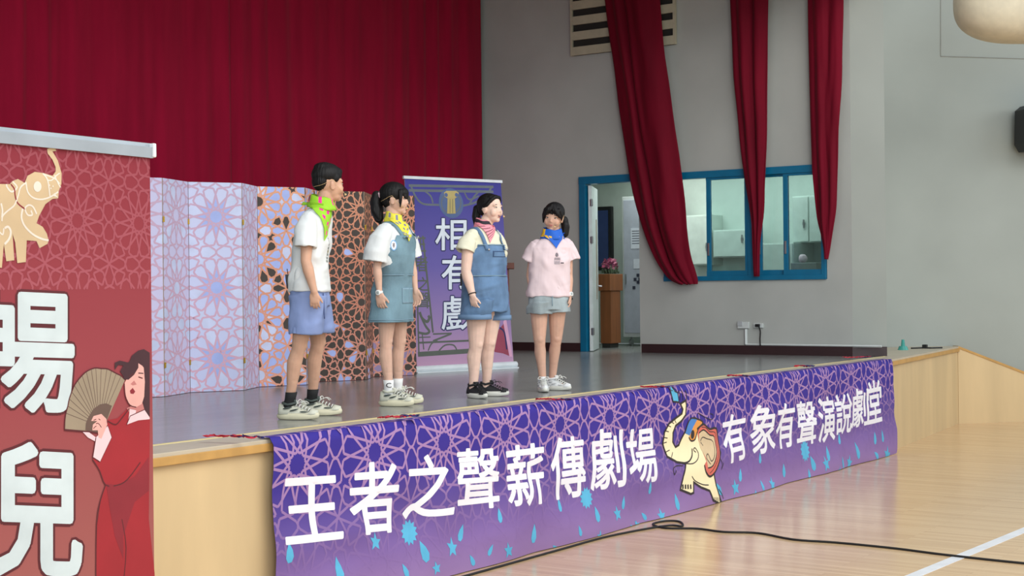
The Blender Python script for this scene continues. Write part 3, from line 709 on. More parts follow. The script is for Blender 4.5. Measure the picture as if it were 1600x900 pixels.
for x in (220, 231): A.line([zp(x, 148), zp(x, 206)], .006, 1, 3.6)
# left column
A.line([zp(108, 300), zp(150, 700)], .022, 1, 1); A.line([zp(78, 300), zp(92, 790)], .018, 1, 1)
A.line([zp(88, 790), zp(302, 776)], .05, 1, 1.2); A.line([zp(92, 742), zp(305, 733)], .02, 1, 1.3)
A.line([zp(150, 735), zp(225, 705)], .02, 1, 1.3); A.line([zp(150, 706), zp(228, 703)], .016, 1, 1.3)
A.line([zp(95, 615), zp(105, 640), zp(125, 655), zp(135, 640), zp(130, 630)], .03, 1, 1.5, smooth=4)
A.line([zp(95, 620), zp(118, 670), zp(135, 695), zp(120, 705), zp(92, 700)], .026, 1, 1.5, smooth=4); A.line([zp(90, 720), zp(140, 718)], .012, 1, 1.5)
A.line([zp(105, 700), zp(112, 770)], .014, 1, 1.5); A.line([zp(175, 775), zp(200, 752), zp(235, 752), zp(250, 775)], .016, 1, 1.6, smooth=4); A.line([zp(130, 775), zp(145, 745), zp(170, 735)], .014, 1, 1.6, smooth=4)
for ch, (x0, y0, x1, y1) in (('王', (74, 306, 122, 366)), ('者', (78, 384, 128, 448)), ('之', (84, 470, 134, 528)), ('聲', (88, 532, 138, 600))):
    A.text(ch, [zp(x0, y1), zp(x1, y1), zp(x1, y0), zp(x0, y0)], 1, 2, .012)
for ch, (x0, y0, x1, y1) in (('相', (158, 226, 290, 362)), ('有', (184, 380, 312, 524)), ('戲', (184, 548, 330, 692))):
    q = [zp(x0, y1), zp(x1, y1 - 4), zp(x1, y0), zp(x0, y0)]
    A.text(ch, q, 3, 2, .048, .02); A.text(ch, q, 2, 3, .012, .02)
# robe motif at lower right
A.poly([zp(400, 765), zp(420, 690), zp(445, 660), zp(462, 720), zp(474, 800), zp(440, 786), zp(405, 780)], 6, 2); A.poly([zp(440, 655), zp(452, 640), (zp(478, 800)), zp(466, 800)], 8, 2.4)
A.line([zp(425, 680), zp(445, 700), zp(455, 770)], .02, 3, 3, smooth=3)
A.build('banner_print', S_p, PM, (0, .06, BW, 2.03), (1, 1), pr)
bm = bmesh.new(); extr(bm, [S_p(0, .05, -6), S_p(BW, .05, -6), S_p(BW, 2.03, -6), S_p(0, 2.03, -6)], bn * .002); bobj('banner_sheet', bm, M_white, pr)

# ------------------------------------------------------------------ red roll-up banner in front
RD = V((math.cos(math.radians(4.6)), math.sin(math.radians(4.6)), 0)); RP = at(233, 224, 4.2); RN = V((RD.y, -RD.x, 0))
RW = 1.0
R1 = V((RP.x, RP.y, 0)); R0 = R1 - RD * RW; RTOP = RP.z
rr = empty('roll_up_banner', (R0 + R1) / 2, 'tall red roll-up banner with elephant and woman holding a fan, nearest the viewer', 'banner')
S_r = lambda u, v, l: R0 + RD * u + UP * v + RN * (.002 + .0005 * l)
def px_r(x, y): p = onP(x, y, R0, RN) - R0; return (p.dot(RD), p.z)
bm = bmesh.new(); h0 = RTOP
extr(bm, [R0 - RD * .01 + UP * (h0 - .042), R1 + RD * .006 + UP * (h0 - .042), R1 + RD * .006 + UP * h0, R0 - RD * .01 + UP * h0], -RN * .012); extr(bm, [R0 - RD * .01 + UP * (h0 - .042) + RN * .01, R1 + RD * .006 + UP * (h0 - .042) + RN * .01, R1 + RD * .006 + UP * (h0 - .012) + RN * .012, R0 - RD * .01 + UP * (h0 - .012) + RN * .012], -RN * .012)
tr_ = bobj('top_rail', bm, M_alu, rr)
bm = bmesh.new(); c = R1 + RD * .008 + UP * (h0 - .02) + RN * .002; box(bm, c - V((.006, .014, .02)), c + V((.006, .014, .02)), .004); bobj('end_cap', bm, mat('clear_plastic', (222, 226, 226), .3), tr_)
bm = bmesh.new(); extr(bm, [R0 - RD * .03 + RN * .1, R1 + RD * .03 + RN * .1, R1 + RD * .03 - RN * .1, R0 - RD * .03 - RN * .1], UP * .09); bobj('banner_base', bm, M_alu, rr)
bm = bmesh.new(); tube(bm, [(R0 + R1) / 2 - RN * .03 + UP * .05, (R0 + R1) / 2 - RN * .03 + UP * (h0 - .03)], .012, 8); bobj('pole', bm, M_alu, rr)
A = Art()
RM = [rampmat('red_gradient', [(0, (160, 108, 96)), (1.2, (152, 86, 82)), (1.7, (144, 62, 68)), (2.3, (130, 42, 54))]), rampmat('rose_lines', [(1.78, (158, 82, 88)), (1.95, (158, 80, 90)), (2.3, (148, 70, 80))]),
      mat('beige_ink', (200, 174, 136), .7), mat('cream_ink', (224, 212, 196), .7), mat('white_ink_red', (198, 210, 212), .6), mat('maroon_ink', (84, 22, 30), .7),
      mat('robe_red_ink', (152, 28, 38), .7), mat('hair_ink', (62, 30, 38), .7), mat('face_ink', (222, 166, 156), .7), mat('fan_ink', (150, 134, 112), .7), mat('fan_dark_ink', (98, 76, 66), .7), mat('collar_ink', (226, 196, 200), .7), mat('robe_dark_ink', (132, 30, 42), .7), mat('face_shade_ink', (186, 116, 112), .7)]
segs = rosette_segments(0, px_r(100, 452)[1], RW, h0 - .04, .228, px_r(120, 345)[0], px_r(120, 345)[1])
for s in segs: A.line(s, .006, 1, 1)
ez = lambda x, y: px_r(x / 3.6, 190 + y / 3.6)
A.poly([ez(x, y) for x, y in [(-260, 420), (-200, 372), (-100, 350), (50, 352), (65, 335), (95, 323), (133, 345), (150, 305), (190, 283), (240, 290), (290, 305), (308, 280), (307, 255), (290, 215), (262, 178), (260, 155), (284, 146), (308, 154), (310, 166), (290, 168), (320, 220), (341, 290), (340, 350), (325, 392), (322, 432), (290, 435), (250, 465), (215, 530), (200, 572), (235, 592), (258, 630), (268, 668), (262, 688), (217, 712), (200, 672), (145, 668), (140, 790), (92, 796), (80, 680), (65, 630), (75, 780), (30, 786), (16, 690), (5, 822), (-50, 822), (-70, 690), (-180, 700), (-240, 640)]], 2, 3)
W = lambda pts, wd=.0042, mi=3, lay=4, sm=4, cl=False: A.line([ez(x, y) for x, y in pts], wd, mi, lay, smooth=sm, closed=cl)
W([(140, 340), (150, 395), (180, 428), (225, 438), (275, 425), (322, 395)]); W([(235, 292), (262, 330), (275, 420)]); W([(330, 290), (310, 305), (285, 330), (262, 330)], .0035); W([(300, 300), (322, 350), (335, 370)], .0035)
W([(240, 296), (300, 320), (330, 350)], .0035)
A.poly([ez(205 + 22 * math.cos(t / 10 * pi), 366 + 30 * math.sin(t / 10 * pi)) for t in range(20)], 3, 4)
W([(140, 345), (110, 370), (95, 420), (75, 470), (40, 500), (10, 530), (5, 560)]); W([(65, 338), (90, 370), (60, 395), (35, 370), (30, 352)], .0045)
W([(200, 520), (180, 480), (155, 470), (135, 490), (150, 525), (175, 525), (168, 500)], .0045); W([(122, 490), (115, 540), (135, 590), (180, 635), (230, 660), (268, 668)], .0055); W([(20, 690), (45, 660), (55, 620), (40, 592), (20, 600)], .006); W([(-10, 620), (10, 635), (15, 600)], .004)
W([(-120, 360), (-90, 430), (-110, 520)], .004); W([(0, 460), (8, 500), (4, 540)], .005)
W([(55, 352), (75, 380), (80, 420), (95, 460), (135, 492)], .004, 12)
A.poly([ez(290, 418), ez(322, 428), ez(298, 402)], 3, 4.5)
for x, y in ((272, 358), (292, 364), (280, 376)): A.blob(ez(x, y), .0022, 3, 4.5)
# large characters
for ch, (x0, y0, x1, y1) in (('暢', (-52, 446, 116, 644)), ('兒', (-18, 686, 128, 902))):
    q = [px_r(x0, y1), px_r(x1, y1 + 3), px_r(x1, y0 + 8), px_r(x0, y0)]
    A.text(ch, q, 5, 2, .048, .028); A.text(ch, q, 4, 3, .026, .028)
# woman with the fan
w2 = lambda x, y: px_r(90 + x / 4.5, 530 + y / 4.5); w3 = lambda x, y: px_r(x / 2.25, 500 + y / 2.25)
PL = lambda pts, mi, lay, f=w2: A.poly([f(x, y) for x, y in pts], mi, lay)
LN = lambda pts, wd, mi, lay, f=w2, sm=3: A.line([f(x, y) for x, y in pts], wd, mi, lay, smooth=sm)
arc = [(45, 570), (52, 520), (65, 470), (75, 420), (92, 370), (112, 325), (135, 290), (165, 255), (195, 228), (230, 210), (262, 202), (300, 206), (340, 208), (372, 222), (405, 240), (440, 258), (468, 285)]
PL([(42, 637)] + arc + [(345, 560), (275, 657), (200, 648)], 9, 3)
for p in arc[1:-1]: LN([(285, 610), p], .0018, 10, 3.5, sm=0)
LN([(42, 637)] + arc, .0035, 5, 3.7); LN([(42, 637), (200, 650), (275, 657)], .005, 5, 3.7, sm=0)
PL([(188, 640), (192, 590), (210, 545), (245, 490), (290, 458), (335, 450), (375, 468), (342, 560), (275, 655)], 10, 3.8)
PL([(447, 310), (410, 345), (375, 352), (372, 400), (345, 440), (322, 490), (345, 530), (368, 580), (350, 640), (338, 720), (334, 930), (470, 930), (440, 900), (447, 930), (545, 930), (520, 700), (524, 340)], 6, 3, w3)
PL([(370, 575), (410, 580), (470, 550), (520, 480), (520, 600), (470, 640), (430, 760), (430, 840), (400, 760), (380, 650)], 12, 3.5, w3)
LN([(430, 930), (440, 800), (425, 700)], .003, 5, 3.8, w3); LN([(322, 490), (347, 530), (368, 580), (410, 580), (445, 560), (490, 500)], .0035, 5, 3.8, w3); LN([(368, 580), (348, 640), (336, 720), (334, 930)], .0035, 5, 3.8, w3)
PL([(262, 690), (345, 610), (372, 690), (290, 862), (240, 830)], 11, 4); LN([(345, 610), (372, 690), (290, 862), (240, 830), (262, 690)], .003, 5, 4.2, sm=0); PL([(170, 652), (215, 655), (262, 690), (260, 720), (205, 690)], 11, 3.9)
PL([(228, 575), (245, 540), (300, 525), (335, 560), (342, 600), (300, 700), (280, 690), (275, 640), (236, 640), (240, 600), (272, 575)], 8, 4.4); LN([(232, 575), (280, 560), (310, 590)], .0022, 5, 4.6); LN([(236, 610), (275, 590), (300, 620)], .0022, 5, 4.6); LN([(236, 638), (265, 610), (285, 640)], .0022, 5, 4.6)
PL([(395, 165), (430, 150), (495, 165), (515, 115), (560, 80), (600, 70), (640, 95), (640, 560), (605, 510), (560, 300), (500, 280), (460, 270), (432, 225), (455, 185), (420, 180), (395, 215)], 7, 4)
PL([(478, 485), (510, 470), (590, 450), (605, 500), (550, 530), (500, 520)], 13, 4.1)
PL([(555, 165), (600, 195), (607, 300), (602, 400), (585, 455), (545, 478), (500, 462), (470, 400), (462, 310), (475, 285), (520, 255), (545, 215)], 8, 4.3)
PL([(560, 150), (600, 110), (640, 110), (640, 540), (606, 500), (600, 420), (606, 300), (598, 200)], 7, 4.5); PL([(485, 165), (560, 110), (560, 200), (530, 250), (490, 285), (455, 280), (470, 200)], 7, 4.5)
LN([(497, 265), (525, 240)], .0032, 5, 4.8, sm=0); LN([(560, 265), (590, 275)], .0032, 5, 4.8, sm=0); LN([(560, 238), (595, 240)], .003, 7, 4.8, sm=0); PL([(505, 315), (530, 290), (548, 318), (520, 325)], 13, 4.7); PL([(500, 362), (520, 342), (538, 368), (525, 385), (505, 382)], 12, 4.8)
LN([(462, 310), (470, 400), (500, 462), (545, 478)], .0028, 5, 4.8)
PL([(478, 600), (500, 540), (540, 520), (602, 495), (640, 550), (640, 562), (560, 570)], 11, 4.6); PL([(490, 570), (500, 490), (545, 500), (540, 525)], 11, 4.5); LN([(478, 600), (502, 540), (602, 495)], .0024, 5, 4.9, sm=0); LN([(345, 575), (400, 600), (440, 560), (495, 488)], .003, 5, 4.9)
A.build('banner_print', S_r, RM, (0, .06, RW, h0 - .02), (1, 1), rr)
bm = bmesh.new(); extr(bm, [S_r(0, .06, -5), S_r(RW, .06, -5), S_r(RW, h0 - .02, -5), S_r(0, h0 - .02, -5)], RN * .0015); bobj('banner_sheet', bm, M_white, rr)

# ------------------------------------------------------------------ long banner on the stage front
BX0, BX1 = 6.235, 16.235; BYF = 5.985
def S_b(u, v, l):
    x = u; top = ST + .012
    n1 = noise.noise(V((u * 1.3, v * 2.0, 3))); n2 = noise.noise(V((u * 3.2 + v * 2, v * 3.4, 7))); n3 = noise.noise(V((u * 1.1 - v * 1.3, v * 4.5, 13)))
    if v <= 1.04:
        h = max(0, min(1, (1.04 - v) / 1.0))
        y = BYF - .016 * h - (.020 * n1 + .013 * n2 + .020 * n3) * min(1, h * 3 + .15) - .025 * h ** 3 * (1 + n1) - .001 * l
        return V((x + .01 * n2, y, max(.006, v + .002 * n1)))
    t = v - 1.04
    return V((x, BYF + .012 + t + .0 * l, top + .003 * n2 * min(1, t * 20) + .004 + .001 * l + .006 * abs(n1) * min(1, t * 20)))
def pb(x, y): p = onY(x, y, BYF - .02); return (p.x, p.z)
A = Art()
BM = [rampmat('banner_ink', [(0, (150, 120, 168)), (.25, (128, 100, 160)), (.5, (96, 76, 148)), (.75, (64, 50, 140)), (1.15, (52, 42, 142))], rough=.75),
      rampmat('banner_lattice', [(0, (150, 120, 168)), (.26, (128, 100, 160)), (.5, (132, 104, 160)), (.75, (160, 124, 172)), (1.15, (168, 132, 180))], rough=.75),
      mat('banner_white', (236, 234, 240), .7, var=.02), mat('banner_cyan', (86, 176, 214), .7), mat('elephant_cream', (246, 232, 188), .7, var=.02), mat('elephant_outline', (48, 40, 42), .7), mat('cap_blue', (70, 128, 196), .7), mat('cap_orange', (224, 152, 72), .7), mat('ear_red', (214, 108, 92), .7), mat('ear_tan', (214, 190, 152), .7)]
segs = rosette_segments(BX0, .12, BX1, 1.14, .713, 6.43, .895)
for s in segs: A.line(s, .0165, 1, 1)
row1 = [('王', 445, 536, 748, 852, 742, 842), ('者', 550, 624, 725, 838, 719, 832), ('之', 634, 712, 712, 812, 708, 806), ('聲', 716, 782, 702, 798, 697, 793), ('薪', 793, 851, 698, 794, 690, 787), ('傳', 862, 917, 685, 783, 679, 775), ('劇', 924, 977, 672, 768, 668, 760), ('場', 981, 1028, 672, 759, 666, 752)]
for ch, x0, x1, yt0, yb0, yt1, yb1 in row1:
    A.text(ch, [pb(x0, yb0), pb(x1, yb1), pb(x1, yt1), pb(x0, yt0)], 2, 2, .017)
row2 = [('有', 1132, 1167, 650, 727, 643, 716), ('象', 1174, 1213, 635, 713, 629, 704), ('有', 1213, 1242, 632, 703, 627, 697), ('聲', 1246, 1276, 628, 698, 625, 692), ('演', 1279, 1306, 621, 694, 618, 687), ('說', 1307, 1333, 617, 681, 613, 675), ('劇', 1332, 1357, 609, 670, 605, 664), ('堂', 1355, 1378, 597, 664, 592, 658)]
for ch, x0, x1, yt0, yb0, yt1, yb1 in row2:
    A.text(ch, [pb(x0, yb0), pb(x1, yb1), pb(x1, yt1), pb(x0, yt0)], 2, 2, .017)
# cyan petals and stars falling along the lower half
def drop(c, s, ang, kind):
    ca, sa = math.cos(ang), math.sin(ang)
    T = {0: [(0, 1), (.32, .3), (.42, -.3), (.2, -.72), (-.2, -.72), (-.42, -.3), (-.32, .3)], 1: [(0, 1), (.28, .2), (.9, .1), (.5, -.3), (.6, -.9), (0, -.5), (-.5, -.8), (-.35, -.1), (-.8, .5), (-.2, .35)], 2: [((1 if k % 2 else .72) * math.cos(k * pi / 12), (1 if k % 2 else .72) * math.sin(k * pi / 12)) for k in range(24)]}[kind]
    A.poly([(c[0] + s * (x * ca - y * sa), c[1] + s * (x * sa + y * ca)) for x, y in T], 3, 1.6)
f6 = lambda x, y: pb(400 + x / 2.5, 600 + y / 2.5); f7 = lambda x, y: pb(960 + x / 2.8125, 540 + y / 2.8125)
for c, s, a, k in ((f6(608, 580), .085, 0, 2), (f6(1290, 445), .085, 0, 2), (f6(128, 665), .07, .1, 0), (f6(318, 730), .09, .1, 0), (f6(574, 730), .06, .5, 0), (f6(655, 658), .09, .4, 0), (f6(762, 637), .07, 0, 1), (f6(803, 585), .07, -.5, 0), (f6(460, 615), .06, 0, 1), (f6(697, 718), .05, .3, 1), (f6(838, 690), .05, .5, 0), (f6(903, 650), .05, -.6, 0), (f6(970, 648), .06, .2, 1), (f6(1080, 588), .08, 0, 0), (f6(1322, 512), .075, .3, 0), (f6(1405, 505), .065, .2, 1), (f6(1252, 575), .05, .3, 0), (f6(1330, 598), .06, 0, 1), (f6(1432, 467), .06, -.2, 0), (f6(1520, 518), .05, .8, 0), (f6(1535, 408), .05, 0, 0), (f6(947, 517), .06, .1, 0), (f6(1160, 640), .04, .9, 0), (f6(1490, 552), .05, .4, 1), (f6(1185, 475), .06, 0, 0),
                   (f7(37, 692), .06, -.2, 0), (f7(270, 690), .085, .2, 0), (f7(200, 747), .07, .2, 1), (f7(135, 750), .05, .8, 0), (f7(98, 792), .05, .5, 0), (f7(72, 805), .05, .5, 1), (f7(152, 628), .06, 0, 0), (f7(548, 572), .07, -.2, 0), (f7(525, 622), .08, .2, 1), (f7(745, 552), .08, .2, 0), (f7(682, 607), .07, 0, 1), (f7(638, 615), .06, .2, 0), (f7(638, 497), .06, 0, 0), (f7(838, 462), .11, 0, 2), (f7(866, 520), .10, .5, 0), (f7(915, 518), .09, .3, 1), (f7(930, 478), .09, 0, 0), (f7(1063, 465), .11, .3, 0), (f7(1027, 512), .08, 0, 1), (f7(996, 516), .07, 0, 0), (f7(990, 412), .07, 0, 0), (f7(1137, 410), .08, 0, 0), (f7(1168, 400), .08, 0, 0), (f7(1140, 482), .08, 1, 0), (f7(1185, 478), .10, 0, 1), (f7(850, 565), .06, .2, 0), (f7(603, 658), .06, 0, 1), (f7(975, 553), .06, 0, 1), (f7(505, 690), .04, 0, 1)):
    drop(c, s, a, k)
el = lambda x, y: pb(1030 + x / 4.286, 590 + y / 4.286)
body = [(155, 175), (190, 153), (197, 180), (190, 250), (160, 290), (122, 322), (106, 370), (108, 430), (126, 466), (150, 452), (166, 400), (182, 362), (205, 305), (250, 270), (300, 296), (310, 340), (395, 350), (402, 500), (355, 640), (368, 720), (402, 828), (388, 842), (340, 820), (315, 757), (262, 735), (217, 700), (213, 770), (196, 778), (138, 750), (150, 660), (172, 575), (115, 566), (62, 530), (42, 442), (52, 365), (82, 308), (132, 265), (165, 240), (172, 212)]
A.poly([el(*p) for p in body], 4, 3); A.line([el(*p) for p in body], .019, 5, 4, closed=True)
A.poly([el(*p) for p in [(180, 372), (205, 303), (235, 270), (265, 283), (240, 332), (217, 388)]], 6, 4.5); A.poly([el(*p) for p in [(265, 283), (300, 296), (272, 345), (256, 412), (228, 424), (212, 400), (240, 332)]], 7, 4.6)
A.blob(el(237, 381), .035, 5, 5, 12, .04)
A.poly([el(*p) for p in [(265, 345), (305, 312), (345, 345), (396, 340), (406, 420), (390, 540), (360, 632), (325, 662), (297, 630), (288, 585), (305, 560), (285, 470), (275, 400)]], 8, 5)
A.poly([el(*p) for p in [(278, 372), (305, 350), (345, 385), (380, 398), (374, 500), (345, 588), (312, 605), (305, 540), (282, 470)]], 9, 5.3)
for pts, wd in (([(180, 372), (205, 303), (235, 270), (300, 296), (272, 345), (256, 412), (228, 424), (212, 400)], .022), ([(265, 345), (305, 312), (345, 345), (396, 340), (406, 420), (390, 540), (360, 632), (325, 662), (297, 630), (288, 585)], .03), ([(278, 372), (305, 350), (345, 385), (380, 398), (374, 500), (345, 588), (312, 605)], .02), ([(292, 332), (318, 335), (345, 362), (388, 368), (392, 430), (380, 530), (350, 610), (325, 640)], .012),
                ([(300, 455), (288, 430), (300, 400), (325, 410), (365, 430), (358, 520), (335, 560), (320, 510), (308, 540), (330, 580)], .014), ([(160, 572), (195, 560), (220, 520), (228, 475)], .022), ([(172, 575), (215, 575), (250, 545), (262, 505), (248, 470), (236, 485), (248, 500)], .014), ([(205, 660), (225, 690), (270, 715), (310, 718)], .014), ([(42, 400), (70, 405)], .012), ([(50, 355), (78, 362)], .012), ([(42, 440), (66, 432)], .012), ([(55, 500), (82, 485)], .012), ([(85, 535), (100, 500)], .012), ([(72, 318), (92, 330)], .012), ([(95, 295), (112, 308)], .012), ([(118, 285), (125, 305)], .012),
                ([(150, 590), (110, 590), (88, 610), (95, 650), (105, 620)], .012), ([(395, 545), (410, 580), (405, 615), (418, 570)], .010), ([(270, 236), (330, 270), (370, 280), (378, 250), (355, 240)], .010), ([(385, 745), (410, 780), (420, 810)], .012)):
    A.line([el(*p) for p in pts], wd * .62, 5, 5.8, smooth=3)
for x in (150, 165, 180, 196): A.line([el(x, 715), el(x + 1, 745)], .022, 5, 5)
for x in (345, 360, 375, 390): A.line([el(x, 800), el(x + 2, 828)], .014, 5, 5)
A.poly([el(*p) for p in [(88, 90), (100, 82), (135, 100), (145, 165), (125, 155), (105, 160)]], 3, 3); A.line([el(*p) for p in [(88, 90), (100, 82), (135, 100), (145, 165), (105, 160), (88, 90)]], .014, 5, 4)
for dx in (150, 170, 195): A.line([el(dx - 10, 85), el(dx, 110), el(dx + 2, 150)], .010, 5, 3.5, smooth=3)
A.poly([el(*p) for p in [(372, 705), (402, 735), (415, 790), (390, 780), (375, 750)]], 3, 3)
lb = A.build('hanging_banner', S_b, BM, (BX0, .0, BX0 + 10, 1.15), (400, 46), None, .025, origin=(11.2, BYF, 0), smooth=True)
tag(lb, 'long violet banner with white characters and a cream elephant hung on stage front', 'banner')

# ------------------------------------------------------------------ cable on the hall floor
cp = [(690, 906), (732, 890), (800, 872), (870, 856), (940, 840), (1000, 828), (1045, 821), (1066, 822), (1062, 815), (1040, 814), (1020, 819), (1040, 825), (1090, 826), (1130, 831), (1185, 833), (1240, 843), (1310, 848), (1400, 857), (1470, 866), (1560, 876), (1640, 884)]
pts = [onz(x, y, .008) for x, y in cp]
for p in pts:
    if p.x < 10.5: p.y = min(p.y, 5.86)
bm = bmesh.new(); tube(bm, catmull(pts, 5), .0085, 8)
tag(bobj('floor_cable', bm, M_rub, None, pts[12], True), 'long black cable looping from foot of violet banner across wooden floor', 'cable')

# ------------------------------------------------------------------ ribbons tying the banner along the edge
rm = [mat('red_ribbon', (206, 52, 70), .6), mat('navy_ribbon', (44, 44, 110), .6)]
def ribbon_tie(x0, x1, y0, y1, label, full):
    a = onz(x0, y0, ST + .035); b = onz(x1, y1, ST + .035); bm = bmesh.new(); rnd = random.Random(int(x0))
    for s_, (t0, t1, mi) in enumerate(((0, .55, 0), (.1, .62, 0), (.45, 1.0, 1), (.5, .95, 0), (.0, .5, 0), (.6, 1.0, 1))):
        n = 9; cs = []
        for k in range(n): t = t0 + (t1 - t0) * k / (n - 1); p = a.lerp(b, t); cs.append(p + V((rnd.uniform(-.01, .01), rnd.uniform(-.022, .022), .004 + .012 * rnd.random())))
        cs = catmull(cs, 3); wdt = .011; L = []
        for i, p in enumerate(cs):
            d = (cs[min(i + 1, len(cs) - 1)] - cs[max(i - 1, 0)]).normalized(); q = V((-d.y, d.x, .4 * math.sin(i * .7 + s_))).normalized() * wdt
            L.append((bm.verts.new(p - q), bm.verts.new(p + q), bm.verts.new(p + q + UP * .002), bm.verts.new(p - q + UP * .002)))
        for u, v in zip(L, L[1:]):
            for k in range(4): bm.faces.new((u[k], u[(k + 1) % 4], v[(k + 1) % 4], v[k])).material_index = mi
    tag(bobj('ribbon_tie', bm, rm, None, (a + b) / 2, True), label, 'ribbon', 'ribbon ties along the stage edge')
ribbon_tie(320, 410, 683, 686, 'red and navy ribbon tie at left end of the violet banner, nearest', 1)
ribbon_tie(590, 652, 655, 652, 'red ribbon tie on stage edge in front of the girl in denim pinafore dress', 1)
ribbon_tie(838, 893, 625, 627, 'red ribbon tie on stage edge in front of the girl in pale pink shirt', 1)
ribbon_tie(1004, 1044, 606, 606.5, 'red and navy ribbon tie on stage edge above the cream elephant', 1)
ribbon_tie(1135, 1172, 588.5, 589, 'red and navy ribbon tie on stage edge right of the elephant', 1)
ribbon_tie(1240, 1270, 573.5, 573.5, 'pink-red ribbon tie on stage edge, second from the right end', 1)
ribbon_tie(1318, 1362, 560, 559, 'pink-red ribbon tie at right end of the violet banner', 1)
# tape and strap at the far corner
c = onz(1411, 546, ST + .01); c.z = ST + .004; bm = bmesh.new()
bmesh.ops.create_cone(bm, cap_ends=True, segments=20, radius1=.07, radius2=.05, depth=.05, matrix=Matrix.Translation(c + UP * .025)); bmesh.ops.create_cone(bm, cap_ends=True, segments=16, radius1=.028, radius2=.018, depth=.09, matrix=Matrix.Translation(c + V((0.0, 0, .09)))); 
tag(bobj('cup', bm, mat('teal_glass', (70, 160, 150), .2), None, c), 'small teal cup left on far corner of the stage', 'cup')
bm = bmesh.new(); q = [onz(x, y, ST + .012) for x, y in ((1424, 544.2), (1440, 543.6), (1455, 543.8), (1472, 543.4))]; tube(bm, q, .012, 6); p = q[1]; box(bm, p + V((.1, -.03, -.01)), p + V((.16, .03, .04)), .006)
tag(bobj('microphone_cable', bm, M_black, None, q[0]), 'short black cable lying on far corner of the stage beside teal cup', 'cable')
# wooden lectern behind the purple banner
la = at(771, 420, 17.3); lb_ = at(801, 420, 17.3)
lc = V(((la.x + lb_.x) / 2, (la.y + lb_.y) / 2, ST)); lt = empty('wooden_lectern', lc, 'dark reddish wooden lectern half hidden behind purple banner and girl in overalls', 'lectern')
z1 = at(800, 411, 17.3).z; u = RT; n = FW
def obx(nm, u0, u1, n0, n1, z0, z1_, m, par, bev=.006):
    bm = bmesh.new(); vs = box(bm, (u0, n0, z0), (u1, n1, z1_), bev)
    for v in bm.verts: v.co = V((lc.x, lc.y, 0)) + u * v.co.x + n * v.co.y + UP * v.co.z
    return bobj(nm, bm, m, par)
obx('lectern_top', -.3, .13, -.22, .22, z1 - .07, z1, M_dbrown, lt); obx('lectern_body', -.27, .07, -.18, .18, ST + .08, z1 - .07, M_dbrown, lt); obx('plinth', -.3, .1, -.2, .2, ST, ST + .08, M_dbrown, lt)

# ------------------------------------------------------------------ people
def skin_mat(name, c):
    m = mat(name, c, .5, var=.05, vscale=14, spec=.35); b = m.node_tree.nodes['Principled BSDF']
    b.inputs['Subsurface Weight'].default_value = .12; b.inputs['Subsurface Radius'].default_value = (.6, .25, .15); b.inputs['Subsurface Scale'].default_value = .02
    return m
def ellip(bm, c, ax, sub=3, n=2.0):
    r = bmesh.ops.create_icosphere(bm, subdivisions=sub, radius=1)
    for v in r['verts']:
        x, y, z = v.co
        if n != 2.0:
            k = (abs(x) ** n + abs(y) ** n + abs(z) ** n) ** (-1 / n); x, y, z = x * k, y * k, z * k
        v.co = V(c) + ax[0] * x + ax[1] * y + ax[2] * z
def cap(bm, a, b, ra, rb, n=14):
    a, b = V(a), V(b); d = b - a; L = d.length
    if L < 1e-6: return
    d.normalize(); s, t = frame_of(d); rings = []
    prof = [(-math.cos(i * pi / 10) * ra, math.sin(i * pi / 10) * ra) for i in range(1, 6)] + [(L + math.sin(i * pi / 10) * rb, math.cos(i * pi / 10) * rb) for i in range(0, 5)]
    for h, r in prof: rings.append([bm.verts.new(a + d * h + (s * math.cos(2 * pi * k / n) + t * math.sin(2 * pi * k / n)) * r) for k in range(n)])
    p0 = bm.verts.new(a - d * ra); p1 = bm.verts.new(b + d * rb)
    for k in range(n):
        bm.faces.new((p0, rings[0][(k + 1) % n], rings[0][k])); bm.faces.new((p1, rings[-1][k], rings[-1][(k + 1) % n]))
        for q in range(len(rings) - 1): bm.faces.new((rings[q][k], rings[q][(k + 1) % n], rings[q + 1][(k + 1) % n], rings[q + 1][k]))
def chain(bm, pts, rs):
    for i in range(len(pts) - 1): cap(bm, pts[i], pts[i + 1], rs[i], rs[i + 1])
def ringpts(c, X, Y, n=40, e=2.3, a0=0, a1=None):
    out = []; full = a1 is None; a1 = 2 * pi if full else a1; m = n if full else n + 1
    for k in range(m):
        a = a0 + (a1 - a0) * k / n; ca, sa = math.cos(a), math.sin(a)
        out.append(V(c) + X * (abs(ca) ** (2 / e) * (1 if ca >= 0 else -1)) + Y * (abs(sa) ** (2 / e) * (1 if sa >= 0 else -1)))
    return out
def loft(bm, rings, caps=True, closed=True):
    R = [[bm.verts.new(p) for p in r] for r in rings]; n = len(R[0])
    for a, b in zip(R, R[1:]):
        for k in range(n if closed else n - 1): bm.faces.new((a[k], a[(k + 1) % n], b[(k + 1) % n], b[k]))
    if caps and closed: bm.faces.new(R[0][::-1]); bm.faces.new(R[-1])
    return R
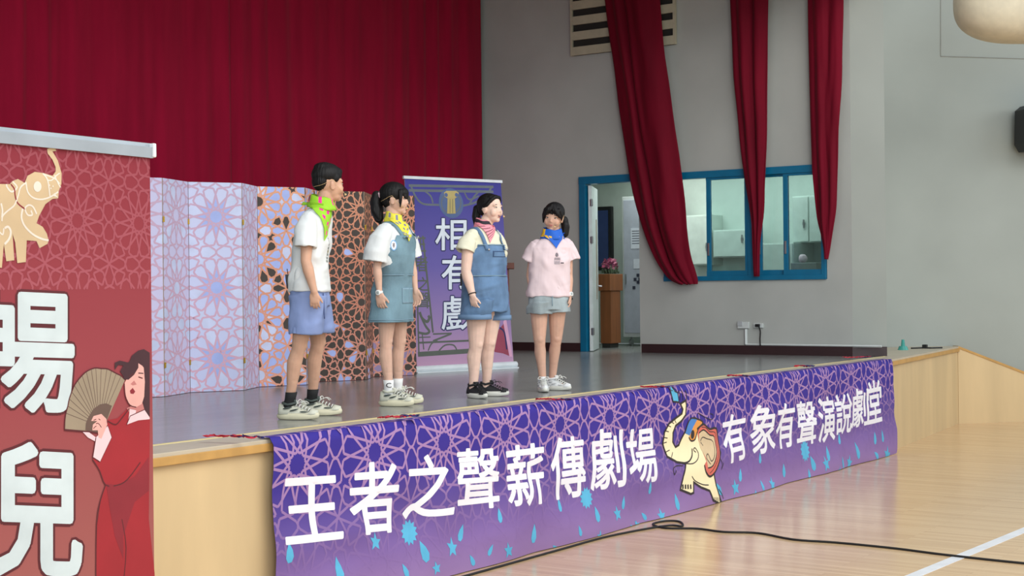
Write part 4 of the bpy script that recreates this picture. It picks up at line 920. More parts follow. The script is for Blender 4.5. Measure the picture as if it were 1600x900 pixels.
def shell(bm, spec, t=.009, e=2.3, a0=0, a1=None, n=40, ang=None):
    """hollow sleeve of cloth: spec = [(centre, X, Y)], wall thickness t, open at both ends"""
    AN = [(a0, a1)] * len(spec) if ang is None else [(pi / 2 - math.radians(h), pi / 2 + math.radians(h)) for h in ang]
    if ang is not None: a1 = 1
    o = [ringpts(c, X, Y, n, e, *q) for (c, X, Y), q in zip(spec, AN)]
    i = [ringpts(c, X * max(.05, 1 - t / X.length), Y * max(.05, 1 - t / Y.length), n, e, *q) for (c, X, Y), q in zip(spec, AN)]
    O = [[bm.verts.new(p) for p in r] for r in o]; I = [[bm.verts.new(p) for p in r] for r in i]; m = len(O[0]); cl = a1 is None; kk = m if cl else m - 1
    for q in range(len(O) - 1):
        for k in range(kk):
            j = (k + 1) % m
            bm.faces.new((O[q][k], O[q][j], O[q + 1][j], O[q + 1][k])); bm.faces.new((I[q][j], I[q][k], I[q + 1][k], I[q + 1][j]))
    for q in (0, -1):
        for k in range(kk): j = (k + 1) % m; bm.faces.new((O[q][j], O[q][k], I[q][k], I[q][j]) if q == 0 else (O[q][k], O[q][j], I[q][j], I[q][k]))
    if not cl:
        for k in (0, m - 1):
            for q in range(len(O) - 1): bm.faces.new((O[q][k], O[q + 1][k], I[q + 1][k], I[q][k]) if k == 0 else (O[q + 1][k], O[q][k], I[q][k], I[q + 1][k]))
def fuse(bm, voxel, smooth=4, disp=None):
    """merge overlapping closed pieces to one continuous surface"""
    bmesh.ops.recalc_face_normals(bm, faces=bm.faces)
    me = bpy.data.meshes.new('f'); bm.to_mesh(me); bm.free(); o = bpy.data.objects.new('f', me); COL.objects.link(o)
    m = o.modifiers.new('r', 'REMESH'); m.mode = 'VOXEL'; m.voxel_size = voxel; m.use_smooth_shade = True
    s = o.modifiers.new('s', 'SMOOTH'); s.iterations = smooth; s.factor = .5
    dg = bpy.context.evaluated_depsgraph_get(); dg.update(); out = bpy.data.meshes.new_from_object(o.evaluated_get(dg))
    bpy.data.objects.remove(o); bpy.data.meshes.remove(me)
    if disp:
        ns = [v.normal.copy() for v in out.vertices]
        for v, nr in zip(out.vertices, ns): v.co = v.co + nr * disp(v.co)
    return out
def tree(me):
    return BVHTree.FromPolygons([v.co.copy() for v in me.vertices], [tuple(p.vertices) for p in me.polygons])
def wrinkle(org, amp, fx=14, fz=5, seed=0):
    def f(p):
        q = p - org; a = noise.noise(V((q.x * fx + q.z * 6, q.y * fx, q.z * fz + seed))); b = noise.noise(V((q.x * 30, q.y * 30, q.z * 22 + seed)))
        c = noise.noise(V((q.x * 7 - q.z * 5, q.y * 7 + q.z * 4, q.z * 11 + seed * 2))); return amp * (a * abs(a) * 1.6 + a * .5 + 1.1 * c * abs(c) * 2 + .07 * b)
    return f
def patch(bvh, grid, off, thick, fn, nmats):
    """cloth laid on a surface: grid[i][j] world points, pushed out to sit off it; fn(u, v) -> material index or None"""
    bm = bmesh.new(); ni, nj = len(grid), len(grid[0]); T = [[None] * nj for _ in range(ni)]; Bt = [[None] * nj for _ in range(ni)]
    for i in range(ni):
        for j in range(nj):
            p, dr = grid[i][j]; h = bvh.ray_cast(p + dr * .4, -dr, .8)
            if h[0] is not None and abs((h[0] - p).dot(dr)) < .12: q, n = h[0], h[1]
            else:
                q, n = p, dr
            q = q + dr * off if h[0] is not None else p
            T[i][j] = q
    # relax so the cloth spans small steps
    for _ in range(3 if ni < 80 else 8):
        N = [[T[i][j] if i in (0, ni - 1) or j in (0, nj - 1) else (T[i][j] * 2 + T[i - 1][j] + T[i + 1][j] + T[i][j - 1] + T[i][j + 1]) / 6 for j in range(nj)] for i in range(ni)]; T = N
    A_ = [[bm.verts.new(T[i][j]) for j in range(nj)] for i in range(ni)]; B_ = [[bm.verts.new(T[i][j] - grid[i][j][1] * thick) for j in range(nj)] for i in range(ni)]
    used = {}
    for i in range(ni - 1):
        for j in range(nj - 1):
            m = fn((i + .5) / (ni - 1), (j + .5) / (nj - 1))
            if m is None: continue
            used[(i, j)] = 1
            bm.faces.new((A_[i][j], A_[i + 1][j], A_[i + 1][j + 1], A_[i][j + 1])).material_index = m; bm.faces.new((B_[i][j], B_[i][j + 1], B_[i + 1][j + 1], B_[i + 1][j])).material_index = 0
    for (i, j) in used:
        for di, dj, e in ((-1, 0, ((i, j), (i, j + 1))), (1, 0, ((i + 1, j + 1), (i + 1, j))), (0, -1, ((i + 1, j), (i, j))), (0, 1, ((i, j + 1), (i + 1, j + 1)))):
            if (i + di, j + dj) not in used:
                (a, b), (c, d) = e
                try: bm.faces.new((A_[a][b], A_[c][d], B_[c][d], B_[a][b]))
                except ValueError: pass
    for v in list(bm.verts):
        if not v.link_faces: bm.verts.remove(v)
    return bm
def strip(bvh, pts, wdt, off, thick=.003, mi=0, bm=None, out=None, cen=None):
    """flat strap following a surface; out = fixed outward direction or None to use the surface normal"""
    own = bm is None; bm = bm or bmesh.new(); cs = catmull(pts, 6); L = []
    for i, p in enumerate(cs):
        nr = (p - cen).normalized(); h = bvh.ray_cast(p + nr * .3, -nr, .5)
        if h[0] is not None: p = h[0] + nr * off
        d = (cs[min(i + 1, len(cs) - 1)] - cs[max(i - 1, 0)]).normalized(); q = d.cross(nr).normalized() * wdt / 2
        L.append([bm.verts.new(p - q), bm.verts.new(p + q), bm.verts.new(p + q + nr * thick), bm.verts.new(p - q + nr * thick)])
    for u, v in zip(L, L[1:]):
        for k in range(4): bm.faces.new((u[k], u[(k + 1) % 4], v[(k + 1) % 4], v[k])).material_index = mi
    for q in (L[0][::-1], L[-1]): bm.faces.new(q).material_index = mi
    return bm

HAIR = mat('black_hair', (15, 13, 14), .5, var=.3, vscale=30, stretch=(6, 6, 1), bump=.2, bscale=140, spec=.3)
EYEW = mat('eye_white', (214, 208, 202), .3); EYED = mat('eye_dark', (26, 18, 16), .25); LIP = mat('lips', (184, 110, 104), .45); BROW = mat('brow_hair', (44, 34, 32), .7)
BEIGE = mat('beige_microphone', (214, 182, 132), .45)

class Person:
    def __init__(s, d, foot, label, skin, phb, hs=1.0, thick=1.0):
        s.d = d; s.org = V(foot); s.label = label; s.skin = skin; s.k = hs; s.th = thick
        vd = V((foot[0], foot[1], 0)).normalized(); s.F = vd; s.R = V((vd.y, -vd.x, 0))
        s.face(phb); s.body = bmesh.new()
    def dirs(s, ph):
        a = math.radians(ph); fwd = s.R * math.sin(a) - s.F * math.cos(a); left = s.R * math.cos(a) + s.F * math.sin(a); return fwd, left
    def face(s, ph): s.fw, s.lf = s.dirs(ph)
    def P(s, x, y, dd=0): return at(x, y, s.d + dd)
    # ---- head
    def head(s, c, ph, pitch=0, roll=0, sc=1.0, neck=None):
        fw, lf = s.dirs(ph); R = Matrix.Rotation(math.radians(-pitch), 3, lf * -1); up = UP.copy()
        fw = R @ fw; up = R @ up
        R2 = Matrix.Rotation(math.radians(roll), 3, fw); up = R2 @ up; lf = R2 @ lf
        s.hc, s.hf, s.hl, s.hu, s.hs = V(c), fw, lf, up, sc
        H = lambda x, y, z: s.hc + (lf * x + fw * y + up * z) * sc
        s.H = H; A = lambda a, b, c_: (lf * a * sc, fw * b * sc, up * c_ * sc); b = s.body
        ellip(b, H(0, -.012, .022), A(.074, .092, .088), 4)             # cranium
        ellip(b, H(0, .018, -.025), A(.063, .072, .080), 4)             # face
        ellip(b, H(0, .030, -.078), A(.046, .048, .034), 3)             # jaw
        ellip(b, H(0, .062, -.096), A(.021, .019, .017), 3)             # chin
        for sg in (1, -1):
            ellip(b, H(.036 * sg, .052, -.036), A(.028, .028, .034), 3)   # cheeks
            ellip(b, H(.028 * sg, .066, .016), A(.026, .013, .014), 3)    # brow
            ellip(b, H(.074 * sg, -.004, -.016), A(.007, .019, .031), 3, 2.3)  # ear
            ellip(b, H(.079 * sg, -.010, -.004), A(.005, .013, .018), 3)
            ellip(b, H(.009 * sg, .086, -.033), A(.008, .008, .006), 2)   # nostril wing
        cap(b, H(0, .078, .004), H(0, .0905, -.026), .0080 * sc, .0100 * sc)   # nose
        ellip(b, H(0, .074, -.058), A(.022, .0125, .010), 3); ellip(b, H(0, .073, -.071), A(.019, .0115, .009), 3)
        if neck is not None:
            cap(b, H(0, -.022, -.07), V(neck), .049 * sc, .054 * sc); cap(b, H(0, -.005, -.06), V(neck) + s.fw * .01, .045 * sc, .05 * sc)
    def face_features(s, root, eyes=True, mouth_open=False, closed=False):
        H = s.H; sc = s.hs; lf, fw, up = s.hl, s.hf, s.hu; A = lambda a, b, c_: (lf * a * sc, fw * b * sc, up * c_ * sc)
        for sg in (1, -1):
            bm = bmesh.new(); ellip(bm, H(.031 * sg, .0745, -.001), A(.0140, .0062, .0042), 3)
            e = bobj('eye', bm, EYEW, root, None, True)
            bm = bmesh.new(); ellip(bm, H(.031 * sg, .0800, -.001), A(.0058, .0025, .0042), 2); bobj('iris', bm, EYED, e, None, True)
            bm = bmesh.new(); tube(bm, [H((.031 + dx) * sg, .0800 - abs(dx) * .40, .0030 + dz) for dx, dz in ((-.015, -.0035), (-.008, .0008), (0, .0018), (.008, .0008), (.016, -.0025))], .0016 * sc, 5); bobj('eyelash', bm, EYED, e, None, True)
            bm = bmesh.new(); tube(bm, [H((.031 + dx) * sg, .0800 - abs(dx) * .45, .020 + dz) for dx, dz in ((-.017, -.001), (-.006, .002), (.006, .002), (.018, -.003))], [.0012 * sc, .0028 * sc, .0026 * sc, .001 * sc], 6); bobj('eyebrow', bm, BROW, root, None, True)
        bm = bmesh.new(); ellip(bm, H(0, .0838, -.0582), A(.0190, .0045, .0034), 3); ellip(bm, H(0, .0825, -.0665 if not mouth_open else -.073), A(.0160, .0045, .0042), 3)
        lp = bobj('lips', bm, LIP, root, None, True)
        if mouth_open:
            bm = bmesh.new(); ellip(bm, H(0, .0835, -.0655), A(.0140, .004, .0062), 3); bobj('mouth', bm, mat('mouth_dark', (70, 24, 26), .5), lp, None, True)
            bm = bmesh.new(); ellip(bm, H(0, .0862, -.0628), A(.0100, .003, .0022), 3); bobj('teeth', bm, mat('teeth', (228, 222, 210), .4), lp, None, True)
    # ---- limbs
    def arm(s, sh, el, wr, tip, thumb, palm, k=1.0):
        b = s.body; sh, el, wr, tip = V(sh), V(el), V(wr), V(tip); fa = wr - el
        sh = sh.lerp(el, .10); cap(b, sh, sh.lerp(el, .45), .040 * k, .041 * k); cap(b, sh.lerp(el, .45), el, .041 * k, .034 * k)
        cap(b, el, el + fa * .28, .034 * k, .037 * k); cap(b, el + fa * .28, el + fa * .8, .037 * k, .0255 * k); cap(b, el + fa * .8, wr, .0255 * k, .0235 * k)
        hd = (tip - wr); L = hd.length; hd.normalize(); pn = (V(palm) - hd * V(palm).dot(hd)).normalized(); sd = hd.cross(pn); 
        if sd.dot(V(thumb)) < 0: sd = -sd
        u = L / .168
        ellip(b, wr + hd * .046 * u, (hd * .052 * u, sd * .040 * u, pn * .0150 * u), 3, 2.6)
        cap(b, wr, wr + hd * .03 * u, .0225 * k, .02 * u); cap(b, wr + hd * .02 * u + sd * .018 * u, wr + hd * .05 * u + sd * .032 * u, .014 * u, .012 * u)
        for off, ln, fan in ((.0315, .064, .05), (.0108, .072, .01), (-.0103, .068, -.02), (-.0310, .054, -.07)):
            p = wr + hd * (.083 - abs(off) * .12) * u + sd * off * u; dirr = (hd + sd * fan).normalized(); ax = sd; r = .0088 * u; l3 = [ln * .45, ln * .32, ln * .27]
            for q, (ll, bend) in enumerate(zip(l3, (18, 30, 22))):
                # bend toward the palm
                t = math.radians(bend); pl = (pn - dirr * pn.dot(dirr)).normalized(); dirr = (dirr * math.cos(t) + pl * math.sin(t)).normalized()
                n = p + dirr * ll * u; cap(b, p, n, r, r * .92, 10); p = n; r *= .92
        p = wr + hd * .034 * u + sd * .032 * u; dirr = (hd * .80 + sd * .50 + pn * .35).normalized(); r = .0110 * u
        for ll in (.034, .028): n = p + dirr * ll * u; cap(b, p, n, r, r * .9, 10); p = n; dirr = (dirr + hd * .3 - sd * .1).normalized(); r *= .9
    def leg(s, hip, kn, an, k=1.0, toe=None, back=None):
        b = s.body; hip, kn, an = V(hip), V(kn), V(an); bk = V(back if back is not None else -s.fw)
        cap(b, hip, hip.lerp(kn, .5), .082 * k, .069 * k); cap(b, hip.lerp(kn, .5), kn, .069 * k, .052 * k)
        cap(b, kn, kn.lerp(an, .14), .052 * k, .046 * k); c = kn.lerp(an, .32) + bk * .014 * k
        cap(b, kn.lerp(an, .1) + bk * .004, c, .045 * k, .050 * k); cap(b, c, kn.lerp(an, .68) + bk * .006, .050 * k, .036 * k); cap(b, kn.lerp(an, .1), kn.lerp(an, .6), .044 * k, .038 * k); cap(b, kn.lerp(an, .66), an, .037 * k, .031 * k)
        ellip(b, kn - bk * .02 * k, (s.lf * .036 * k, bk * .036 * k, UP * .046 * k), 3)
        if toe is not None:
            t = V(toe); cap(b, V((an.x, an.y, ST + .055)), V((an.x, an.y, ST + .045)) + t * .09, .026, .018)
            ellip(b, V((an.x, an.y, ST + .05)) - t * .015, (t * .034, t.cross(UP) * .024, UP * .028), 2)
            cap(b, an, V((an.x, an.y, ST + .06)), .031 * k, .034)
    def torso(s, rings):
        r_ = rings[-2]; rings[-2] = (r_[0], r_[1] * .66, r_[2] * .7); r_ = rings[-3]; rings[-3] = (r_[0], r_[1] * .86, r_[2] * .86)
        """rings: (point, half width, half depth)"""
        loft(s.body, [ringpts(c, s.lf * a, s.fw * b_, 36, 2.3) for c, a, b_ in rings])
    def finish(s, voxel=.0045):
        me = fuse(s.body, voxel, 5); s.bt = tree(me)
        o = link('person', me, s.skin, None, s.org, True); tag(o, s.label, 'person'); s.root = o; return o
    def part(s, name, bm_or_me, mats, parent=None, smooth=True):
        par = parent or s.root
        if isinstance(bm_or_me, bmesh.types.BMesh): return bobj(name, bm_or_me, mats, par, None, smooth)
        return link(name, bm_or_me, mats, par, None, smooth)
    # ---- hair
    def strands(s, me, amp=.0022):
        H = s.hc
        for v in me.vertices:
            q = v.co - H; a = math.atan2(q.dot(s.hl), -q.dot(s.hf)); z = q.dot(s.hu)
            v.co = v.co + v.normal * (amp * .45 * math.sin(a * 64 + 5 * noise.noise(V((a * 2, z * 8, 0)))) + amp * 1.2 * noise.noise(V((a * 14, z * 12, 1))))
        return me
    def mic(s, side, root):
        H = s.H; pts = [H(.082 * side, -.03, .012), H(.085 * side, -.004, .018), H(.084 * side, .012, -.01), H(.076 * side, .04, -.035), H(.060 * side, .072, -.055), H(.040 * side, .094, -.068)]
        bm = bmesh.new(); tube(bm, catmull(pts, 5), .0014, 6); tube(bm, catmull([H(.082 * side, -.03, .012), H(.07 * side, -.07, -.01), H(.035 * side, -.10, -.02), H(0, -.105, -.022)], 5), .0011, 6); m = s.part('headset_microphone', bm, BEIGE)
        bm = bmesh.new(); ellip(bm, H(.037 * side, .097, -.069), (s.hl * .0075, s.hf * .0085, s.hu * .0075), 2); s.part('microphone_tip', bm, BEIGE, m)

def shoe(p, an, toe, L, upm, solem, accm, lacem, nm='shoe', chunky=1.0, accents=True, collar=None):
    """one trainer around the ankle an, pointing along toe"""
    t = V(toe).normalized(); sd = t.cross(UP).normalized(); base = V((an.x, an.y, ST + .002)); heel = base - t * L * .27
    def prof(f):   # half width along the shoe
        return L * (.115 + .065 * math.sin(pi * min(1, f * .9 + .12)) if f < .98 else .09) * (1 if f > .05 else .85)
    def outline(grow, z, x0, x1, n=28, tip=0):
        pts = []
        for k in range(n):
            a = 2 * pi * k / n; c, s_ = math.cos(a), math.sin(a); f = .5 + .5 * (abs(c) ** .75) * (1 if c > 0 else -1); w_ = prof(f) * (abs(s_) ** .7) * (1 if s_ > 0 else -1) * grow
            pts.append(heel + t * (x0 + (x1 - x0) * f) + sd * w_ + UP * (z + tip * max(0, f - .75) * L))
        return pts
    h = .034 * chunky; bm = bmesh.new()
    R = loft(bm, [outline(.90, .000, .004, L - .012, tip=.10), outline(1.0, .006, -.004 * chunky, L, tip=.12), outline(1.04, h * .55, -.010 * chunky, L + .004, tip=.10), outline(.98, h, .0, L - .002, tip=.06)])
    so = bobj('sole', bm, solem, None, None, True)
    bm = bmesh.new(); rings = []
    for f in [i / 18 for i in range(19)]:
        x = L * (.015 + .965 * f); w_ = prof(f) * .97
        top = h + (.062 if f < .32 else .062 - (f - .32) * .060 / .5 if f < .82 else .032 - (f - .82) * .075)
        if f > .9: w_ *= 1 - (f - .9) * 4.5
        if f < .06: w_ *= .75 + f * 4
        c = heel + t * x; ring = []
        for k in range(20):
            a = 2 * pi * k / 20; ca, sa = math.cos(a), math.sin(a); nar = 1 - .42 * max(0, sa) ** 1.5
            ring.append(c + sd * (w_ * nar * abs(ca) ** .85 * (1 if ca > 0 else -1)) + UP * (h * .85 + (top - h * .85) * max(0, sa) ** .8 - .004 * max(0, -sa)))
        rings.append(ring)
    loft(bm, rings)
    root = p.part(nm, bm, upm); so.parent = root
    # padded collar and tongue
    bm = bmesh.new(); cc = V((an.x, an.y, ST + h + .058)) + t * .004; tube(bm, [cc + t * .048 * math.cos(a) + sd * .036 * math.sin(a) + UP * (.012 * abs(math.cos(a))) for a in [2 * pi * k / 20 for k in range(21)]], .0085, 8); p.part('collar', bm, collar or upm, root)
    bm = bmesh.new(); extr(bm, [heel + t * (L * .44) + sd * q * .018 + UP * (h + .052) for q in (-1, 1)] + [heel + t * (L * .40) + sd * q * .02 + UP * (h + .088) for q in (1, -1)], t * .012); p.part('tongue', bm, collar or upm, root)
    bm = bmesh.new()
    for i in range(5):
        f = .46 + .075 * i; z = h + .066 - (f - .40) * .11; c = heel + t * L * f
        tube(bm, [c + sd * .026 + UP * (z - .014), c + sd * .010 + t * .006 + UP * (z + .004), c - sd * .010 + t * .006 + UP * (z + .004), c - sd * .026 + UP * (z - .014)], .0034, 6)
    c = heel + t * L * .46 + UP * (h + .066)
    for sg in (1, -1):
        tube(bm, catmull([c, c + sd * .03 * sg + UP * .022 + t * .01, c + sd * .048 * sg + UP * .004 + t * .02, c + sd * .02 * sg + t * .02], 4), .0026, 6); tube(bm, catmull([c, c + sd * .02 * sg + UP * .012 + t * .05, c + sd * .028 * sg - UP * .004 + t * .075], 4), .0024, 6)
    p.part('laces', bm, lacem, root)
    if accents:
        for sg in (1, -1):
            bm = bmesh.new()
            for (f0, z0, f1, z1, hh) in ((.16, .030, .40, .042, .008), (.34, .016, .56, .030, .007), (.60, .012, .80, .010, .006)):
                q = []
                for k in range(7):
                    f = f0 + (f1 - f0) * k / 6; w_ = prof(f) * (.985 - .10 * (z0 + (z1 - z0) * k / 6) / .045); q.append(heel + t * L * (.015 + .965 * f) + sd * sg * (w_ + .001) + UP * (h + z0 + (z1 - z0) * k / 6))
                tube(bm, q, [hh * .25, hh * .7, hh * .8, hh * .8, hh * .8, hh * .6, hh * .25], 6)
            p.part('side_stripe', bm, accm, root)
    return root
def sock(p, an, kn, z1, m, r=.037, text=None):
    an, kn = V(an), V(kn); d = (kn - an).normalized(); bm = bmesh.new(); L = z1
    s_, t_ = p.lf, p.fw; shell(bm, [(an - d * .06, s_ * (r + .004), t_ * (r + .010)), (an - d * .02, s_ * r, t_ * (r + .003)), (an + d * L * .5, s_ * r, t_ * r), (an + d * L, s_ * (r + .002), t_ * (r + .003))], .004, 2.0, n=24)
    o = p.part('sock', bm, m)
    if text:
        bt = BVHTree.FromObject(o, bpy.context.evaluated_depsgraph_get()) if False else None
        A = Art(); A.text(text, [(-.02, 0), (.02, 0), (.02, .035), (-.02, .035)], 0, 0, .0); fx = text_dir(p); 
        A.build('sock_lettering', lambda u, v, l: an + d * (L * .35 + v) + fx[0] * u + fx[1] * (r + .0035 - 9 * u * u), [EYED], (-.03, -.01, .03, .05), (1, 1), o, base=False)
    return o
def text_dir(p): return (p.R, -p.F)
def bandana(p, neckc, r, colors, fn, tip, off=.012, left=None, right=None, top=.048, fall=None, knot=False, ax=None):
    """folded neckerchief: rolled collar round the neck and a triangle over the chest"""
    fw, lf = ax or (p.fw, p.lf); c = V(neckc)
    bm = bmesh.new(); rows = []
    n = 64
    for i, (dz, k) in enumerate(((-.034, 1.16), (-.020, 1.13), (-.002, 1.04), (.016, .96), (top - .006, .90), (top, .86), (top - .006, .82), (.0, .84))):
        rows.append([c + UP * (dz - .016 * math.cos(a) + .003 * math.sin(5 * a + i)) + lf * r * k * math.sin(a) * (1 + .02 * math.sin(7 * a + i)) + fw * (r * 1.0 * k * math.cos(a) * (1 + .04 * math.sin(5 * a + i * .7))) for a in [2 * pi * q / n for q in range(n)]])
    R = loft(bm, rows, caps=False)
    bm.faces.ensure_lookup_table()
    idx = 0
    for q in range(len(rows) - 1):
        for k in range(n):
            bm.faces[idx].material_index = fn(k / n * 1.6 + .2, q / 7 * .35 + 1.2); idx += 1
    o = p.part('neckerchief', bm, colors); md = o.modifiers.new('thick', 'SOLIDIFY'); md.thickness = .004; md.offset = 0
    L_ = c + lf * r * 1.18 + fw * r * .15 - UP * .028; R_ = c - lf * r * 1.18 + fw * r * .15 - UP * .028; tip = V(tip)
    ni, nj = 110, 84; grid = []
    for i in range(ni):
        row = []
        for j in range(nj):
            u = i / (ni - 1); v = j / (nj - 1); a = math.radians(-104 + 208 * u); base = c + lf * r * 1.06 * math.sin(a) + fw * r * 1.06 * math.cos(a) - UP * (.0 + .022 * math.cos(a)); q = base.lerp(tip, v)
            dr = (lf * math.sin(a) * (1 - v) * .8 + fw * (math.cos(a) * (1 - v) + v) + UP * (.12 + .5 * (1 - v) * abs(math.sin(a)))).normalized(); row.append((q + dr * .004, dr))
        grid.append(row)
    bm = patch(p.clothtree, grid, off, .004, lambda u, v: fn(u * (1 - .6 * v) + .3 * v, v), len(colors))
    t2 = p.part('neckerchief_point', bm, colors, o)
    if knot:
        k0 = c - fw * r * 1.12 + UP * .005; bm = bmesh.new(); ellip(bm, k0, (lf * .02, fw * .016, UP * .016), 3)
        for sg in (1, -1): extr(bm, [k0, k0 + lf * sg * .02 - fw * .05 + UP * .012, k0 + lf * sg * .03 - fw * .055 - UP * .012, k0 + lf * sg * .01 - UP * .012], UP.cross(lf) * .004)
        p.part('knot', bm, colors[:1], o)
    return o
def bracelet(p, c, d, r, m, w_=.006, nm='bracelet'):
    s_, t_ = frame_of(V(d)); bm = bmesh.new(); tube(bm, [V(c) + (s_ * math.cos(a) + t_ * math.sin(a)) * r for a in [2 * pi * k / 24 for k in range(25)]], w_ / 2, 6, cap=False); return p.part(nm, bm, m)
def watch(p, c, d, r, face_dir):
    d = V(d).normalized(); s_, t_ = frame_of(d); wm = mat('white_strap', (228, 230, 228), .45); bm = bmesh.new()
    shell(bm, [(V(c) - d * .010, s_ * (r + .003), t_ * (r + .003)), (V(c) + d * .010, s_ * (r + .003), t_ * (r + .003))], .003, 2.0, n=24); o = p.part('wristwatch', bm, wm)
    f = V(face_dir); f = (f - d * f.dot(d)).normalized(); g = d.cross(f); bm = bmesh.new(); ellip(bm, V(c) + f * (r + .005), (d * .019, g * .017, f * .007), 3, 3.0); p.part('watch_case', bm, wm, o)
    bm = bmesh.new(); ellip(bm, V(c) + f * (r + .0095), (d * .012, g * .011, f * .0035), 2, 3.0); p.part('watch_dial', bm, mat('watch_dial_grey', (150, 160, 158), .3), o); return o
def strap_dir(a, b): return (V(b) - V(a)).normalized()
def shirt(p, rings, sleeves, m, wr=.004, seed=1, e=2.3, voxel=.0055, neck=True):
    bm = bmesh.new(); shell(bm, [(c, p.lf * a, p.fw * b) for c, a, b in rings], .012, e)
    for spec in sleeves:
        sp_ = []
        for i, (c, r1, r2) in enumerate(spec):
            d = (spec[min(i + 1, len(spec) - 1)][0] - spec[max(i - 1, 0)][0]).normalized(); s_ = p.fw - d * p.fw.dot(d); s_.normalize(); t_ = d.cross(s_); sp_.append((c, s_ * r1, t_ * r2))
        shell(bm, sp_, .011, 2.0, n=28)
        # close the shoulder end
        cap(bm, sp_[0][0], sp_[0][0].lerp(sp_[1][0], .3), sp_[0][1].length * .9, sp_[0][1].length * .85)
    me = fuse(bm, voxel, 3, wrinkle(p.org, wr, seed=seed)); return me
def two_legs(p, waist, legs, m, t=.012, wr=.004, voxel=.0055, seed=3):
    """shorts: waist rings, then one sleeve per leg"""
    bm = bmesh.new(); shell(bm, [(c, p.lf * a, p.fw * b) for c, a, b in waist], t, 2.3)
    for spec in legs: shell(bm, [(c, p.lf * a, p.fw * b) for c, a, b in spec], t, 2.2)
    return fuse(bm, voxel, 3, wrinkle(p.org, wr, seed=seed))

SK1 = skin_mat('skin_tan', (208, 164, 138)); SK2 = skin_mat('skin_light_tan', (216, 176, 154)); SK3 = skin_mat('skin_fair', (232, 198, 180)); SK4 = skin_mat('skin_warm_tan', (208, 166, 144))
WHITE_T = mat('white_cotton', (222, 226, 226), .85, var=.02, bump=.03, bscale=220); CREAM_T = mat('cream_cotton', (226, 224, 200), .85, var=.02, bump=.03, bscale=220); PINK_T = mat('pale_pink_cotton', (228, 208, 212), .85, var=.02, bump=.03, bscale=220)
SHORT_B = mat('periwinkle_cotton', (132, 150, 196), .8, var=.05, bump=.03, bscale=200)
def denim(name, c): return mat(name, c, .85, var=.20, vscale=7, bump=.3, bscale=300, stretch=(1, 1, .6))
DEN1 = denim('teal_grey_denim', (118, 150, 164)); DEN2 = denim('blue_denim', (98, 130, 166)); DEN3 = denim('pale_denim', (164, 178, 182)); SEAM = mat('denim_seam', (128, 156, 172), .8)
SHW = mat('off_white_leather', (206, 206, 188), .55); SHS = mat('cream_sole', (220, 214, 184), .6); SHG = mat('grey_sole_accents', (70, 80, 76), .55); LACE = mat('white_laces', (228, 228, 220), .8); BLK = mat('black_knit', (22, 22, 24), .8); WSOLE = mat('white_rubber', (216, 216, 206), .55)
WHS = mat('white_leather', (224, 226, 226), .45)

